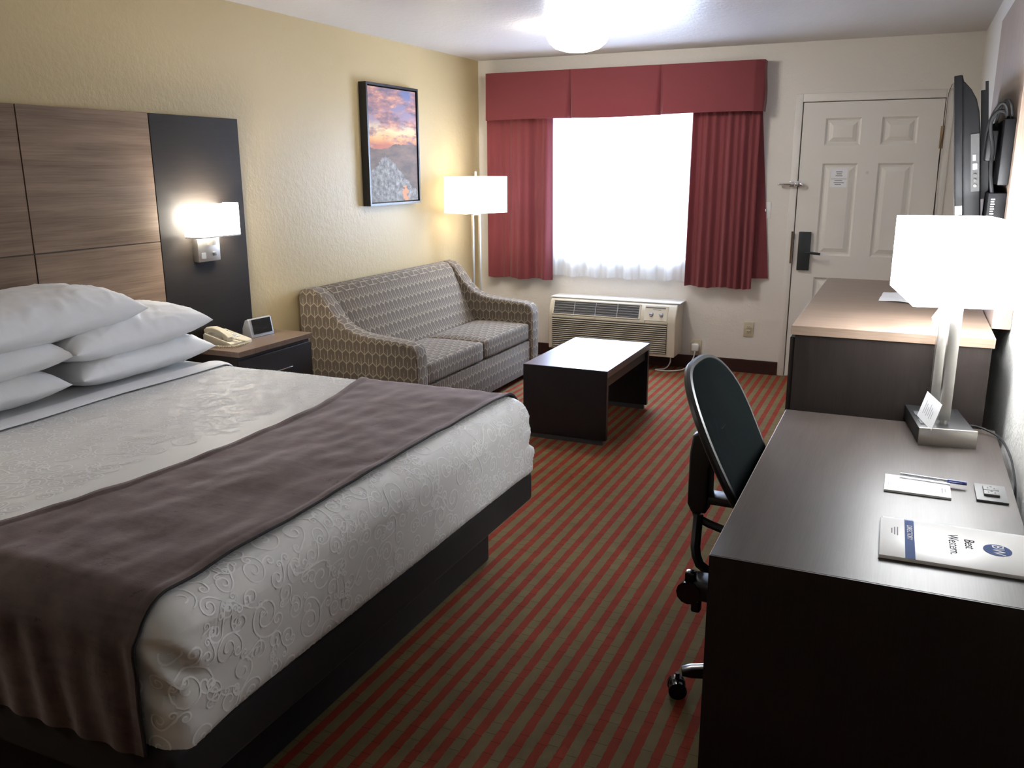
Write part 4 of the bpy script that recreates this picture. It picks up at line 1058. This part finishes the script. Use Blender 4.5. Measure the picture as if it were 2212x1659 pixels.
build('gas_lift', MB().cyl((0, 0, .10), (0, 0, .40), .025).cyl((0, 0, .08), (0, 0, .22), .035), 'black_plastic', ch, local=True)
build('hub', MB().cyl((0, 0, .065), (0, 0, .125), .048, .042), 'black_plastic', ch, local=True)
for k in range(5):
    a = R(201 + 72 * k); dv = Vector((math.cos(a), math.sin(a), 0))
    sdv = Vector((-dv.y, dv.x, 0))
    lg = MB(); Mx = Matrix.Rotation(a, 4, 'Z')
    lg.prism([(.03, .125), (.29, .103), (.318, .094), (.318, .076), (.29, .070), (.03, .07)], -.019, .019, 'y', .006, 3, M=Mx)
    l_ = build('leg', lg, 'black_gloss_plastic', ch, local=True)
    cw = dv * .33
    cs_ = MB(); 
    for s2 in (-1, 1):
        p = cw + sdv * s2 * .012; q = cw + sdv * s2 * .026
        cs_.cyl((p.x, p.y, .028), (q.x, q.y, .028), .028, n=24)
    cs_.sph((cw.x, cw.y, .036), .026, sc3=(1, 1, .9)).cyl((cw.x, cw.y, .05), (cw.x, cw.y, .078), .007)
    build('caster', cs_, 'black_gloss_plastic', l_, local=True)

# ------------------------------------------------------------------ ceiling light
cl = thing('ceiling_light', 'round flush ceiling light shining above the window', 'ceiling light', (-2.0, 5.46, ZC))
build('base_plate', MB().lathe([(.0, 0), (.165, 0), (.165, -.02), (.0, -.02)], (-2.0, 5.46, ZC - .0005)), 'white_plastic', cl)
build('glass_globe', MB().lathe([(.0, -.02), (.17, -.02), (.192, -.04), (.195, -.07), (.178, -.105), (.14, -.135), (.08, -.153), (.02, -.158), (.0, -.158)], (-2.0, 5.46, ZC)), 'ceiling_globe_glow', cl, label='glowing white glass globe')

# ------------------------------------------------------------------ lights
def light(name, typ, loc, energy, color, size=.05, rot=None, parent=None, **kw):
    d = bpy.data.lights.new(name, typ); d.energy = energy; d.color = color
    if typ == 'AREA': d.size = size
    else: d.shadow_soft_size = size
    for k, v in kw.items(): setattr(d, k, v)
    o = bpy.data.objects.new(name, d); COL.objects.link(o); o.location = loc
    if rot: o.rotation_euler = rot
    return o
light('daylight_window', 'AREA', (-2.115, 7.06, 1.46), 160, (.55, .70, 1.0), 1.2, (R(-90), 0, 0), shape='RECTANGLE', size_y=1.25)
light('floor_lamp_bulb', 'POINT', (-3.135, 6.268, 1.37), 9, (1, .80, .52), .035)
light('desk_lamp_bulb', 'POINT', (.147, 2.968, 1.33), 46, (.92, .95, 1.0), .035)
light('sconce_bulb', 'POINT', (HX + .07, 3.51, 1.33), 14, (1, .90, .76), .02)
light('sconce_bulb', 'POINT', (HX + .07, .73, 1.33), 14, (1, .90, .76), .02)

wd = bpy.data.worlds.new('sky'); sc.world = wd; wd.use_nodes = True
bg = wd.node_tree.nodes['Background']; bg.inputs[0].default_value = (.72, .84, 1, 1); bg.inputs[1].default_value = 8.0

# ------------------------------------------------------------------ camera
yaw, pitch, roll, F = R(24.282), R(14.036), R(.243), 1870.286
fwd = Vector((-math.sin(yaw) * math.cos(pitch), math.cos(yaw) * math.cos(pitch), -math.sin(pitch)))
right = Vector((math.cos(yaw), math.sin(yaw), 0)); down = fwd.cross(right)
r2 = right * math.cos(roll) + down * math.sin(roll); d2 = -right * math.sin(roll) + down * math.cos(roll)
cam = bpy.data.cameras.new('camera'); co = bpy.data.objects.new('camera', cam); COL.objects.link(co)
M = Matrix.Identity(4)
for i in range(3): M[i][0] = r2[i]; M[i][1] = -d2[i]; M[i][2] = -fwd[i]
M.translation = Vector((0, 0, 1.585)); co.matrix_world = M
cam.sensor_width = 36; cam.lens = 36 * F / 2212; cam.clip_start = .05
sc.camera = co
vs = sc.view_settings; vs.view_transform = 'Standard'; vs.look = 'None'; vs.exposure = .24; vs.gamma = 1
sc.cycles.use_denoising = True; sc.cycles.max_bounces = 5; sc.cycles.diffuse_bounces = 3; sc.cycles.glossy_bounces = 3; sc.cycles.use_adaptive_sampling = True; sc.cycles.adaptive_threshold = .06; sc.cycles.adaptive_min_samples = 16; sc.cycles.sample_clamp_indirect = 6
sc.cycles.transparent_max_bounces = 12
